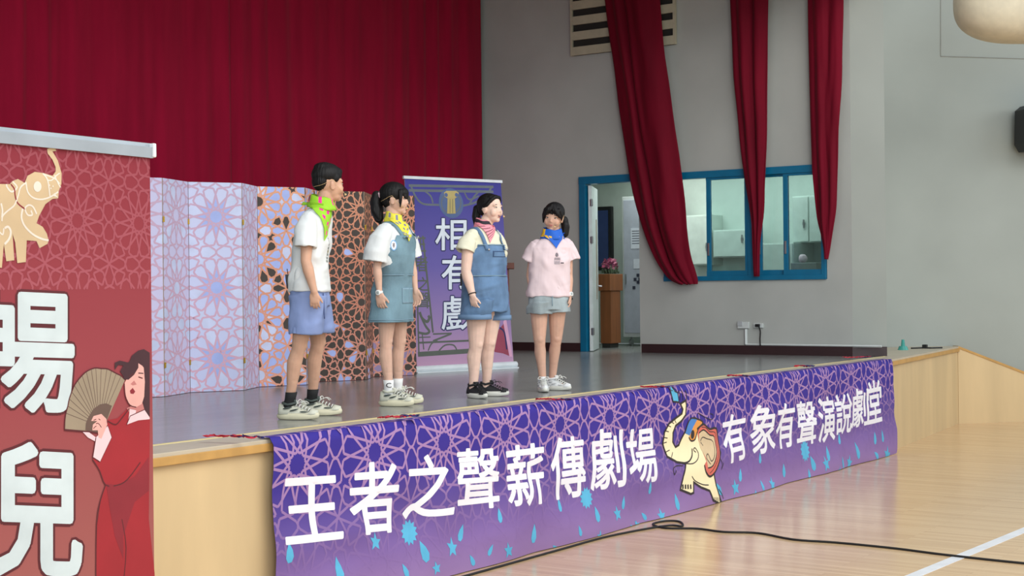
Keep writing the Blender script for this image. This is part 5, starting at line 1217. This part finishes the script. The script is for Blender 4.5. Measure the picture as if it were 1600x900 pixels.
# ============ boy in white shirt and periwinkle shorts
def boy():
    d = 9.93; p = Person(d, onz(468, 652, ST), 'boy in white shirt, periwinkle shorts and green neckerchief, looking right', SK1, 78)
    P = p.P; fw, lf = p.fw, p.lf
    p.head(P(514, 287, 0), 112, 0, 0, 1.05, neck=P(502, 326))
    p.torso([(P(485, 475), .15, .10), (P(484, 455), .155, .105), (P(482, 430), .135, .09), (P(485, 395), .145, .095), (P(490, 355), .165, .10), (P(495, 335), .15, .085), (P(499, 326), .07, .06)])
    shR, elR, wrR, tpR = P(481, 345, -.17), P(478, 408, -.21), P(491, 456, -.22), P(492, 489, -.22)
    shL, elL, wrL, tpL = P(503, 343, .15), P(498, 405, .20), P(499, 452, .18), P(500, 485, .18)
    p.arm(shR, elR, wrR, tpR, fw, lf, 1.02); p.arm(shL, elL, wrL, tpL, fw, -lf, 1.02)
    kR, aR = P(468, 538, -.04), P(452, 625, 0.0); kL, aL = P(497, 534, .20), P(487, 616, .30)
    aR.z = max(aR.z, ST + .105); aL.z = ST + .105
    tR = (p.R * .93 - p.F * .36).normalized(); tL = (p.R * .95 - p.F * .2).normalized()
    p.leg(P(480, 470, -.08), kR, aR, .98, tR); p.leg(P(491, 470, .09), kL, aL, .98, tL)
    p.finish(); p.face_features(p.root)
    # hair: short crop, clippered sides
    bm = bmesh.new(); H = p.H; A = lambda a, b, c: (p.hl * a * 1.05, p.hf * b * 1.05, p.hu * c * 1.05)
    ellip(bm, H(0, -.016, .056), A(.083, .098, .076), 4); ellip(bm, H(0, .034, .076), A(.062, .052, .034), 3); ellip(bm, H(0, -.055, .012), A(.068, .056, .062), 4); ellip(bm, H(0, -.030, .100), A(.060, .070, .036), 3)
    for sg in (1, -1): ellip(bm, H(.066 * sg, .018, .035), A(.014, .026, .030), 3)
    p.part('hair', p.strands(fuse(bm, .004, 3), .002), HAIR)
    # shirt
    me = shirt(p, [(P(484, 455), .185, .130), (P(484, 440), .185, .132), (P(484, 415), .172, .122), (P(486, 385), .170, .120), (P(489, 360), .178, .118), (P(493, 343), .172, .104), (P(497, 333), .125, .082), (P(500, 324), .074, .068)],
               [[(P(483, 342, -.15), .062, .060), (P(479, 358, -.19), .070, .064), (P(477, 378, -.215), .073, .066), (P(476.5, 386, -.22), .074, .067)], [(P(502, 341, .13), .062, .06), (P(500, 360, .18), .068, .062), (P(499, 384, .20), .070, .064)]], WHITE_T, .011, 1)
    p.clothtree = tree(me); sh = p.part('t_shirt', me, WHITE_T)
    # faint print near the front edge
    grid = [[(P(506 + 10 * i / 29, 372 + 38 * j / 79, -.06), (fw * .8 - p.F * .6).normalized()) for j in range(80)] for i in range(30)]
    bm = patch(p.clothtree, grid, .002, .001, lambda u, v: (0 if math.sin(u * 17 + 3 * math.sin(v * 9)) * math.cos(v * 23) > .35 else (1 if (u - .5) ** 2 * 3 + (v - .55) ** 2 * 9 < .08 else None)), 2); p.part('shirt_print', bm, [mat('print_grey_green', (92, 104, 96), .8), mat('print_ochre', (200, 176, 110), .8)], sh)
    # shorts
    me = two_legs(p, [(P(485, 478), .165, .125), (P(484, 455), .172, .124), (P(484, 438), .158, .112)],
                  [[(P(482, 462, -.07), .098, .126), (P(480, 490, -.07), .104, .120), (P(477, 522, -.06), .108, .110)], [(P(488, 462, .08), .098, .12), (P(493, 490, .12), .102, .110), (P(498, 520, .16), .104, .105)]], SHORT_B, wr=.009)
    so = p.part('shorts', me, SHORT_B)
    bm = bmesh.new(); tube(bm, catmull([P(505, 458, -.12), P(506, 475, -.12), P(507, 498, -.11)], 4), .004, 6); p.part('drawstring', bm, mat('navy_cord', (70, 86, 130), .7), so)
    for an, kn, t in ((aR, kR, tR), (aL, kL, tL)):
        sock(p, V((an.x, an.y, ST + .10)), kn, .085, BLK); shoe(p, an, t, .285, SHW, SHS, SHG, LACE, chunky=1.25, collar=SHG)
    G = [mat('lime_cloth', (150, 206, 44), .75), mat('hot_pink_print', (238, 40, 150), .7)]
    cells_ = [(.42, .18), (.30, .38), (.62, .40), (.47, .52), (.62, .62), (.45, .78), (.25, .15), (.75, .15), (.55, .05)]
    fn = lambda u, v: 1 if any(abs(u - a) < .042 and abs(v - b) < .06 for a, b in cells_) or (v > 1 and ((u - .2) * 40) % 13 < 3 and 1.28 < v < 1.42) else 0
    bandana(p, P(503, 318), .084, G, fn, P(508, 376, -.13), .012, knot=True, ax=p.dirs(50))
    p.mic(-1, p.root)
    # belt pack on the back of the waistband
    c = P(450, 440, -.02); bm = bmesh.new(); u, r_, f_ = UP, p.R, p.F
    tmp = box(bm, (-.014, -.03, -.048), (.014, .03, .048), .006)
    for v in bm.verts: v.co = c + r_ * (v.co.x - .1 * v.co.z) + f_ * v.co.y + UP * v.co.z
    bp_ = p.part('belt_pack', bm, M_black, smooth=False); bm = bmesh.new(); tube(bm, [c + UP * .05, c + UP * .085 - r_ * .005], .003, 6); p.part('antenna', bm, M_black, bp_)
    bm = bmesh.new(); tube(bm, [c + UP * .045 + r_ * .008, c + UP * .055 + r_ * .03], .003, 6); p.part('belt_clip', bm, M_steel, bp_)
boy()

# ============ girl in white shirt and teal-grey denim pinafore
def girl_dress():
    d = 11.0; p = Person(d, onz(612, 634, ST), 'girl in denim pinafore dress over white shirt with yellow neckerchief and ponytail', SK2, 62)
    P = p.P; fw, lf = p.fw, p.lf
    p.head(P(618, 311), 76, 2, 0, 1.0, neck=P(615, 346))
    p.torso([(P(615, 475), .155, .11), (P(614, 460), .155, .11), (P(615, 425), .12, .085), (P(616, 395), .13, .095), (P(616, 370), .145, .10), (P(616, 355), .13, .08), (P(616, 346), .06, .055)])
    shR, elR, wrR, tpR = P(600, 360, -.14), P(589, 416, -.20), P(593, 457, -.20), P(597, 490, -.20)
    shL, elL, wrL, tpL = P(632, 360, .13), P(644, 416, .17), P(649, 452, .14), P(653, 486, .12)
    p.arm(shR, elR, wrR, tpR, fw, lf, .90); p.arm(shL, elL, wrL, tpL, fw, -lf, .90)
    kR, aR = P(603, 532, -.05), P(608, 606, -.03); kL, aL = P(624, 532, .10), P(621, 606, .16)
    aR.z = aL.z = ST + .115
    tR = (p.R * .92 - p.F * .38).normalized(); tL = (p.R * .97 - p.F * .1).normalized()
    p.leg(P(606, 470, -.07), kR, aR, .96, tR); p.leg(P(622, 470, .08), kL, aL, .96, tL)
    p.finish(); p.face_features(p.root)
    H = p.H; A = lambda a, b, c: (p.hl * a, p.hf * b, p.hu * c); bm = bmesh.new()
    ellip(bm, H(0, -.018, .040), A(.086, .106, .088), 4); ellip(bm, H(0, -.05, 0), A(.068, .06, .07), 4)
    ellip(bm, H(0, .060, .045), A(.066, .036, .040), 4); ellip(bm, H(.0, .080, .022), A(.054, .013, .026), 3)      # fringe
    for sg in (1, -1): chain(bm, [H(.064 * sg, .052, .05), H(.074 * sg, .056, .0), H(.070 * sg, .055, -.06)], [.020, .014, .004])
    p.part('hair', p.strands(fuse(bm, .004, 3)), HAIR)
    bm = bmesh.new(); rt = H(0, -.118, .030); chain(bm, [rt, H(0, -.145, .025), H(.0, -.150, -.03), H(0, -.142, -.09), H(0, -.125, -.145), H(0, -.115, -.175)], [.026, .036, .042, .044, .034, .012]); chain(bm, [H(.02, -.14, .0), H(.02, -.13, -.08), H(.015, -.105, -.15)], [.03, .034, .012]); p.part('ponytail', p.strands(fuse(bm, .0045, 2), .003), HAIR)
    bm = bmesh.new(); ellip(bm, H(-.022, -.118, .036), (p.hl * .012, p.hf * .012, p.hu * .012), 2); tube(bm, [rt + (p.hl * math.cos(a) + p.hu * math.sin(a)) * .027 for a in [2 * pi * k / 20 for k in range(21)]], .006, 6); p.part('hair_tie', bm, mat('pale_pink_bead', (226, 190, 200), .4))
    # oversized shirt
    me = shirt(p, [(P(616, 432), .150, .118), (P(616, 410), .168, .128), (P(616, 385), .168, .126), (P(616, 367), .164, .112), (P(616, 355), .130, .088), (P(615, 346), .068, .064)],
               [[(P(603, 359, -.12), .062, .060), (P(593, 375, -.18), .080, .070), (P(587, 395, -.20), .090, .080), (P(585, 409, -.205), .094, .084)], [(P(630, 359, .11), .060, .058), (P(639, 376, .15), .072, .066), (P(644, 402, .17), .082, .074)]], WHITE_T, .007, 4)
    sh = p.part('t_shirt', me, WHITE_T); shell_t = tree(me)
    # pinafore: skirt and bodice shell, open under the arms
    bm = bmesh.new()
    shell(bm, [(P(612, 503), .200, .158), (P(612, 480), .188, .150), (P(613, 455), .176, .138), (P(615, 432), .150, .118), (P(616, 424), .146, .116)] and [(c, lf * a, fw * b) for c, a, b in [(P(611, 503), .196, .150), (P(612, 480), .186, .146), (P(613, 455), .174, .138), (P(615, 434), .158, .126), (P(616, 424), .156, .126)]], .012, 2.3)
    # bib at the front and back panel
    rb = [(P(616, 426), .158, .128), (P(616, 405), .166, .142), (P(616, 385), .166, .142), (P(617, 368), .158, .130)]
    rb = [(P(616, 428), .158, .128), (P(616, 418), .162, .134), (P(616, 409), .166, .140), (P(616, 399), .172, .150), (P(616, 388), .172, .151), (P(617, 378), .168, .146), (P(617, 368), .160, .134)]
    shell(bm, [(c, lf * a, fw * b) for c, a, b in rb], .012, 2.3, n=60, ang=(176, 150, 118, 92, 74, 62, 54))
    me = fuse(bm, .0055, 3, wrinkle(p.org, .005, seed=9)); dr_ = p.part('pinafore_dress', me, DEN1); dt = tree(me)
    comb = tree(me)
    class C2:
        def find_nearest(s_, q):
            a = shell_t.find_nearest(q); b = dt.find_nearest(q); return a if a[3] < b[3] else b
        def ray_cast(s_, o_, d_, m_):
            a = shell_t.ray_cast(o_, d_, m_); b = dt.ray_cast(o_, d_, m_)
            if a[0] is None: return b
            if b[0] is None: return a
            return a if a[3] < b[3] else b
    p.clothtree = C2()
    for sg in (-1, 1):
        top = P(616, 350) + lf * .095 * sg; fr_ = P(617, 372) + lf * .085 * sg + fw * .140; mid = P(616, 356) + lf * .095 * sg + fw * .075; bk = P(616, 358) + lf * .085 * sg - fw * .09; low = P(616, 385) + lf * .05 * sg - fw * .14
        bm = strip(p.clothtree, [fr_, mid, top, bk, low], .034, .006, .005, cen=P(616, 385)); st = p.part('shoulder_strap', bm, DEN1, dr_)
        bm = bmesh.new(); ellip(bm, fr_ + fw * .012 + UP * .005, (lf * .014, fw * .005, UP * .014), 2); p.part('buckle', bm, M_steel, st)
    # seams and pocket
    seamc = [ringpts(c, lf * a, fw * b, 60, 2.3) for c, a, b in [(P(616, 430), .163, .131)]][0]; bm = bmesh.new(); tube(bm, seamc + [seamc[0]], .0035, 5); p.part('waist_seam', bm, SEAM, dr_)
    hem = ringpts(P(611.2, 499), lf * .197, fw * .151, 60, 2.3); bm = bmesh.new(); tube(bm, hem + [hem[0]], .003, 5); p.part('hem_seam', bm, SEAM, dr_)
    for sg in (-1, 1):
        g = [[(P(614, 450 + 24 * j / 11) + lf * (.055 * sg + .045 * (i / 11 - .5) * 2) + fw * .16, (fw * .9 + lf * .3 * sg).normalized()) for j in range(12)] for i in range(12)]
        p.part('pocket', patch(dt, g, .004, .003, lambda u, v: 1 if u < .06 or u > .94 or v < .08 or v > .94 else 0, 2), [DEN1, SEAM], dr_)
    # round badge by the armhole
    g = [[(P(609 + 10 * i / 39, 375 + 17 * j / 39, -.15), (-p.F * .8 + p.R * .2).normalized()) for j in range(40)] for i in range(40)]
    def bf(u, v):
        r = math.hypot(u - .5, v - .5)
        return None if r > .5 else (1 if r > .40 else (2 if abs(u - .5) < .14 and abs(v - .5) < .2 and (u + v) % .2 > .07 else 0))
    p.part('shirt_badge', patch(p.clothtree, g, .003, .002, bf, 3), [mat('badge_white', (230, 232, 238), .6), mat('badge_blue', (120, 176, 224), .6), mat('badge_brown', (90, 54, 50), .6)], sh)
    Wsock = mat('white_sock', (228, 228, 226), .85)
    for an, kn, t, tx in ((aR, kR, tR, 'C'), (aL, kL, tL, None)):
        sock(p, V((an.x, an.y, ST + .11)), kn, .085, Wsock, text=tx); shoe(p, an, t, .265, SHW, SHS, SHG, LACE, chunky=1.35)
    Y = [mat('yellow_cloth', (232, 222, 70), .75), mat('grey_dot_print', (128, 128, 152), .7)]
    dots = [(.30, .12), (.48, .16), (.66, .10), (.40, .38), (.58, .40), (.47, .62), (.34, .62), (.52, .84), (.2, .25), (.78, .28)]
    fn = lambda u, v: 1 if any(math.hypot((u - a) * 1.2, v - b) < .062 for a, b in dots) or (v > 1 and ((u - .2) * 40) % 9 < 2.5 and 1.28 < v < 1.4) else 0
    bandana(p, P(616, 343), .066, Y, fn, P(631, 378, -.10) + fw * .02, .016, ax=p.dirs(66))
    p.mic(-1, p.root)
    watch(p, P(592.5, 457, -.20), V(wrR) - V(elR), .025, -p.F + p.R * -.3)
girl_dress()

# ============ girl in cream shirt and denim overalls
def girl_overalls():
    d = 11.75; p = Person(d, onz(757, 622, ST), 'girl in blue denim short overalls over cream shirt with pink striped neckerchief', SK3, 44, thick=1.1)
    P = p.P; fw, lf = p.fw, p.lf
    p.head(P(767, 325), 52, 0, 0, 1.02, neck=P(755, 356))
    p.torso([(P(758, 482), .175, .13), (P(758, 462), .178, .135), (P(757, 428), .155, .115), (P(756, 400), .155, .12), (P(754, 378), .165, .115), (P(754, 364), .145, .09), (P(755, 355), .065, .06)])
    shR, elR, wrR, tpR = P(733, 372, -.14), P(728, 424, -.18), P(738, 460, -.22), P(743, 490, -.22)
    shL, elL, wrL, tpL = P(776, 370, .14), P(780, 418, .20), P(778, 448, .14), P(776, 474, .10)
    p.arm(shR, elR, wrR, tpR, fw, lf, 1.16); p.arm(shL, elL, wrL, tpL, fw, -lf, 1.05)
    kR, aR = P(744, 537, -.06), P(739.5, 598, -.04); kL, aL = P(764, 534, .08), P(760, 596, .14)
    aR.z = aL.z = ST + .10
    tR = (p.R * .55 - p.F * .83).normalized(); tL = (p.R * .95 - p.F * .3).normalized()
    p.leg(P(745, 476, -.07), kR, aR, 1.12, tR); p.leg(P(768, 476, .08), kL, aL, 1.10, tL)
    p.finish(); p.face_features(p.root, mouth_open=True)
    H = p.H; A = lambda a, b, c: (p.hl * a, p.hf * b, p.hu * c); bm = bmesh.new()
    ellip(bm, H(0, -.024, .036), A(.082, .098, .082), 4); ellip(bm, H(0, -.05, 0), A(.068, .06, .07), 4); ellip(bm, H(.0, .022, .078), A(.062, .050, .026), 4)
    for sg in (1, -1): chain(bm, [H(.026 * sg, .062, .082), H(.056 * sg, .044, .056), H(.073 * sg, .020, .022), H(.071 * sg, -.01, .004)], [.012, .014, .012, .015])
    p.part('hair', p.strands(fuse(bm, .004, 3), .0016), HAIR)
    bm = bmesh.new(); chain(bm, [H(0, -.105, .02), H(0, -.135, .0), H(-.0, -.145, -.06), H(0, -.135, -.12), H(0.0, -.12, -.17)], [.024, .032, .036, .030, .010]); p.part('ponytail', p.strands(fuse(bm, .0045, 2), .003), HAIR)
    me = shirt(p, [(P(757, 440), .165, .128), (P(757, 420), .178, .140), (P(756, 398), .184, .142), (P(754, 380), .184, .128), (P(754, 366), .150, .100), (P(755, 355), .074, .070)],
               [[(P(736, 371, -.12), .064, .062), (P(730, 382, -.15), .076, .072), (P(726.5, 393, -.165), .080, .076)], [(P(774, 369, .12), .062, .06), (P(778, 380, .15), .070, .066), (P(780, 390, .17), .074, .070)]], CREAM_T, .011, 14)
    sh = p.part('t_shirt', me, CREAM_T); s_t = tree(me)
    # overalls
    bm = bmesh.new()
    shell(bm, [(c, lf * a, fw * b) for c, a, b in [(P(758, 487), .196, .140), (P(758, 474), .202, .152), (P(758, 460), .204, .160), (P(758, 440), .190, .152), (P(757, 426), .178, .142)]], .012, 2.3)
    for spec in ([(P(747, 468, -.08), .106, .150), (P(744, 485, -.10), .108, .136), (P(742, 498, -.10), .112, .126)], [(P(768, 468, .08), .102, .145), (P(772, 485, .12), .104, .132), (P(774, 499, .13), .108, .122)]):
        shell(bm, [(c, lf * a, fw * b) for c, a, b in spec], .012, 2.2)
    rb = [(P(757, 428), .180, .146), (P(757, 410), .184, .156), (P(756, 394), .182, .154), (P(755, 382), .176, .142)]
    rb = [(P(757, 430), .180, .146), (P(757, 422), .182, .150), (P(757, 414), .184, .155), (P(756, 404), .184, .156), (P(756, 394), .182, .154), (P(755, 382), .176, .142)]
    shell(bm, [(c, lf * a, fw * b) for c, a, b in rb], .012, 2.3, n=60, ang=(176, 140, 104, 80, 66, 57))
    me = fuse(bm, .0055, 3, wrinkle(p.org, .010, seed=20)); ov = p.part('overalls', me, DEN2); dt = tree(me)
    class C2:
        def find_nearest(s_, q):
            a = s_t.find_nearest(q); b = dt.find_nearest(q); return a if a[3] < b[3] else b
        def ray_cast(s_, o_, d_, m_):
            a = s_t.ray_cast(o_, d_, m_); b = dt.ray_cast(o_, d_, m_)
            if a[0] is None: return b
            if b[0] is None: return a
            return a if a[3] < b[3] else b
    p.clothtree = C2()
    for sg in (-1, 1):
        fr_ = P(755, 391) + lf * .098 * sg + fw * .156; bm = strip(p.clothtree, [fr_, P(755, 370) + lf * .105 * sg + fw * .09, P(754, 360) + lf * .098 * sg + fw * .01, P(754, 366) + lf * .09 * sg - fw * .08, P(756, 395) + lf * .06 * sg - fw * .14], .030, .006, .005, cen=P(755, 396))
        st = p.part('shoulder_strap', bm, DEN2, ov); bm = bmesh.new(); ellip(bm, fr_ + fw * .012, (lf * .010, fw * .005, UP * .010), 2); p.part('strap_button', bm, M_steel, st)
    w_ = ringpts(P(757, 431), lf * .187, fw * .152, 60, 2.3); bm = bmesh.new(); tube(bm, w_ + [w_[0]], .004, 5); p.part('waist_seam', bm, SEAM, ov)
    g = [[(P(756, 393 + 9 * j / 11) + lf * .055 * (i / 11 - .5) * 2 + fw * .17, fw) for j in range(12)] for i in range(16)]
    p.part('bib_pocket', patch(dt, g, .004, .003, lambda u, v: 1 if v < .15 or u < .05 or u > .95 or v > .9 else 0, 2), [DEN2, mat('dark_denim_seam', (52, 76, 112), .8)], ov)
    for (c, a, b) in ((P(742, 496, -.10), .116, .131), (P(774, 497, .13), .112, .127)):
        bm = bmesh.new(); shell(bm, [(c - UP * .016, lf * (a + .007), fw * (b + .007)), (c + UP * .024, lf * (a + .005), fw * (b + .005))], .007, 2.2); p.part('turned_cuff', bm, mat('cuff_denim', (108, 138, 172), .85), ov)
    bm = bmesh.new(); bb = ringpts(P(755, 383.5), lf * .181, fw * .148, 30, 2.3, math.radians(90 - 54), math.radians(90 + 54)); tube(bm, bb, .004, 5); p.part('bib_seam', bm, SEAM, ov)
    Bk = mat('black_mesh_upper', (26, 26, 30), .75)
    for an, kn, t in ((aR, kR, tR), (aL, kL, tL)): shoe(p, an, t, .255, Bk, WSOLE, mat('coral_accent', (230, 110, 110), .6), Bk, chunky=1.15, accents=False)
    Pk = [mat('pink_cloth', (240, 150, 164), .75), mat('black_stripe_print', (34, 28, 40), .7)]
    fn = lambda u, v: 1 if ((v < 1 and ((u * .9 + v * .75) * 7.5) % 1 < .24 and .06 < v < .72) or (v > 1 and (v * 9) % 1 < .22)) else 0
    bandana(p, P(756, 352), .068, Pk, fn, P(768, 379, -.14) + fw * .01, .014, ax=p.dirs(52))
    p.mic(1, p.root)
    bracelet(p, P(738, 459, -.22), V(wrR) - V(elR), .030, BLK, .008)
    bm = bmesh.new(); c = P(723, 437, .02)
    for v in box(bm, (-.02, -.012, -.05), (.02, .012, .05), .006) and bm.verts: v.co = c + p.R * v.co.x + p.F * v.co.y + UP * v.co.z
    tube(bm, catmull([c + UP * .05, c + UP * .09 + p.R * .03, c + UP * .11 + p.R * .06], 4), .004, 6); p.part('belt_pack', bm, M_black, smooth=False)
girl_overalls()

# ============ girl in pale pink shirt and light denim shorts
def girl_pink():
    d = 12.39; p = Person(d, onz(861, 612, ST), 'girl in pale pink shirt and light denim shorts with blue and yellow neckerchief', SK4, 12)
    P = p.P; fw, lf = p.fw, p.lf
    p.head(P(865, 339), -14, 8, -7, 1.0, neck=P(863, 370))
    p.torso([(P(857, 482), .155, .11), (P(857, 465), .158, .11), (P(858, 432), .13, .09), (P(860, 405), .14, .10), (P(861, 388), .152, .10), (P(862, 377), .135, .08), (P(863, 369), .06, .055)])
    shR, elR, wrR, tpR = P(836, 384, -.02), P(828, 431, .02), P(835, 463, -.05), P(838, 492, -.07)
    shL, elL, wrL, tpL = P(887, 382, .03), P(889, 430, .06), P(890, 461, .0), P(889, 490, -.03)
    p.arm(shR, elR, wrR, tpR, -fw * .2 + lf * .3 + fw, lf, .93); p.arm(shL, elL, wrL, tpL, fw, -lf, .93)
    kR, aR = P(843, 530, -.05), P(848, 594, -.03); kL, aL = P(869, 528, .05), P(863, 591, .12)
    aR.z = aL.z = ST + .10
    tR = (p.R * .12 - p.F * .99).normalized(); tL = (p.R * .85 - p.F * .53).normalized()
    p.leg(P(842, 474, -.02), kR, aR, .98, tR); p.leg(P(871, 474, .02), kL, aL, .98, tL)
    p.finish(); p.face_features(p.root)
    H = p.H; A = lambda a, b, c: (p.hl * a, p.hf * b, p.hu * c); bm = bmesh.new()
    ellip(bm, H(0, -.020, .038), A(.086, .100, .086), 4); ellip(bm, H(0, -.05, 0), A(.068, .06, .07), 4)
    for sg in (1, -1):
        chain(bm, [H(.004 * sg, .062, .100), H(.030 * sg, .080, .065), H(.050 * sg, .078, .036), H(.066 * sg, .060, .010)], [.018, .020, .016, .010]); chain(bm, [H(.055 * sg, .055, .06), H(.076 * sg, .036, .02), H(.077 * sg, .030, -.05 if sg < 0 else -.02)], [.022, .015, .005])
        chain(bm, [H(.0, .070, .094), H(.014 * sg, .088, .066), H(.020 * sg, .090, .044)], [.014, .011, .004])
    p.part('hair', p.strands(fuse(bm, .004, 3)), HAIR)
    bm = bmesh.new(); chain(bm, [H(.03, -.09, .0), H(.07, -.105, -.03), H(.085, -.10, -.085), H(.088, -.09, -.14), H(.085, -.085, -.17)], [.024, .032, .036, .030, .010]); p.part('ponytail', p.strands(fuse(bm, .0045, 2), .003), HAIR)
    me = shirt(p, [(P(857, 463), .185, .130), (P(858, 445), .180, .128), (P(859, 420), .172, .126), (P(860, 400), .172, .126), (P(861, 387), .172, .114), (P(862, 378), .140, .09), (P(863, 369), .070, .064)],
               [[(P(840, 383, -.02), .060, .060), (P(832, 395, -.01), .072, .068), (P(827, 407, .0), .078, .072)], [(P(884, 381, .03), .060, .060), (P(890, 393, .04), .070, .066), (P(893, 406, .05), .076, .072)]], PINK_T, .010, 31)
    p.clothtree = tree(me); sh = p.part('t_shirt', me, PINK_T)
    g = [[(P(866 + 15 * i / 59, 394 + 20 * j / 69, -.15), -p.F) for j in range(70)] for i in range(60)]
    def pf(u, v):
        if u < .62 and (math.hypot(u - .28, v - .2) < .17 and math.sin(u * 40) * math.cos(v * 33) > -.2): return 0
        if u < .62 and .42 < v < .62 and math.sin(u * 55 + v * 9) > .1: return 0
        if u < .6 and .68 < v < .95 and math.sin(u * 38) * math.sin(v * 47) > .05: return 1
        if u > .68 and .80 < v < .88: return 0
        return None
    p.part('shirt_print', patch(p.clothtree, g, .002, .001, pf, 2), [mat('print_dark', (84, 78, 90), .8), mat('print_mid_grey', (136, 132, 142), .8)], sh)
    me = two_legs(p, [(P(857, 484), .168, .125), (P(857, 468), .172, .126), (P(857, 454), .155, .112)],
                  [[(P(846, 472, -.02), .098, .128), (P(843, 480, -.02), .104, .122), (P(843, 490, -.02), .108, .118)], [(P(869, 472, .02), .098, .124), (P(871, 480, .02), .104, .120), (P(872, 488, .02), .108, .114)]], DEN3, wr=.008, seed=8)
    sp_ = p.part('shorts', me, DEN3)
    bm = bmesh.new(); tube(bm, [P(858, y, 0) + fw * .131 for y in (462, 470, 478)], .003, 5); p.part('fly_seam', bm, SEAM, sp_)
    for an, kn, t in ((aR, kR, tR), (aL, kL, tL)): shoe(p, an, t, .25, WHS, WSOLE, WHS, LACE, chunky=1.05, accents=True); sock(p, V((an.x, an.y, ST + .085)), kn, .02, WHS, .035)
    Bl = [mat('cobalt_cloth', (24, 96, 200), .7), mat('golden_yellow_print', (238, 186, 40), .7)]
    def fn(u, v):
        if v > 1: return 1 if (.62 < u < .80 or 1.35 < u < 1.52) and 1.22 < v < 1.5 else 0
        return 1 if (.10 < u < .30 and v < .30) or (.74 < u < .88 and .05 < v < .4) or (.33 < u < .62 and v < .14) else 0
    bandana(p, P(863, 366), .086, Bl, fn, P(872, 387, -.17), .014, ax=p.dirs(16))
    p.mic(1, p.root)
    watch(p, P(890, 461, .0), V(wrL) - V(elL), .026, -p.F + p.R * .5); bracelet(p, P(890, 467, -.01), V(wrL) - V(elL), .026, BLK, .007); bracelet(p, P(835, 461, -.05), V(wrR) - V(elR), .026, BLK, .007)
girl_pink()
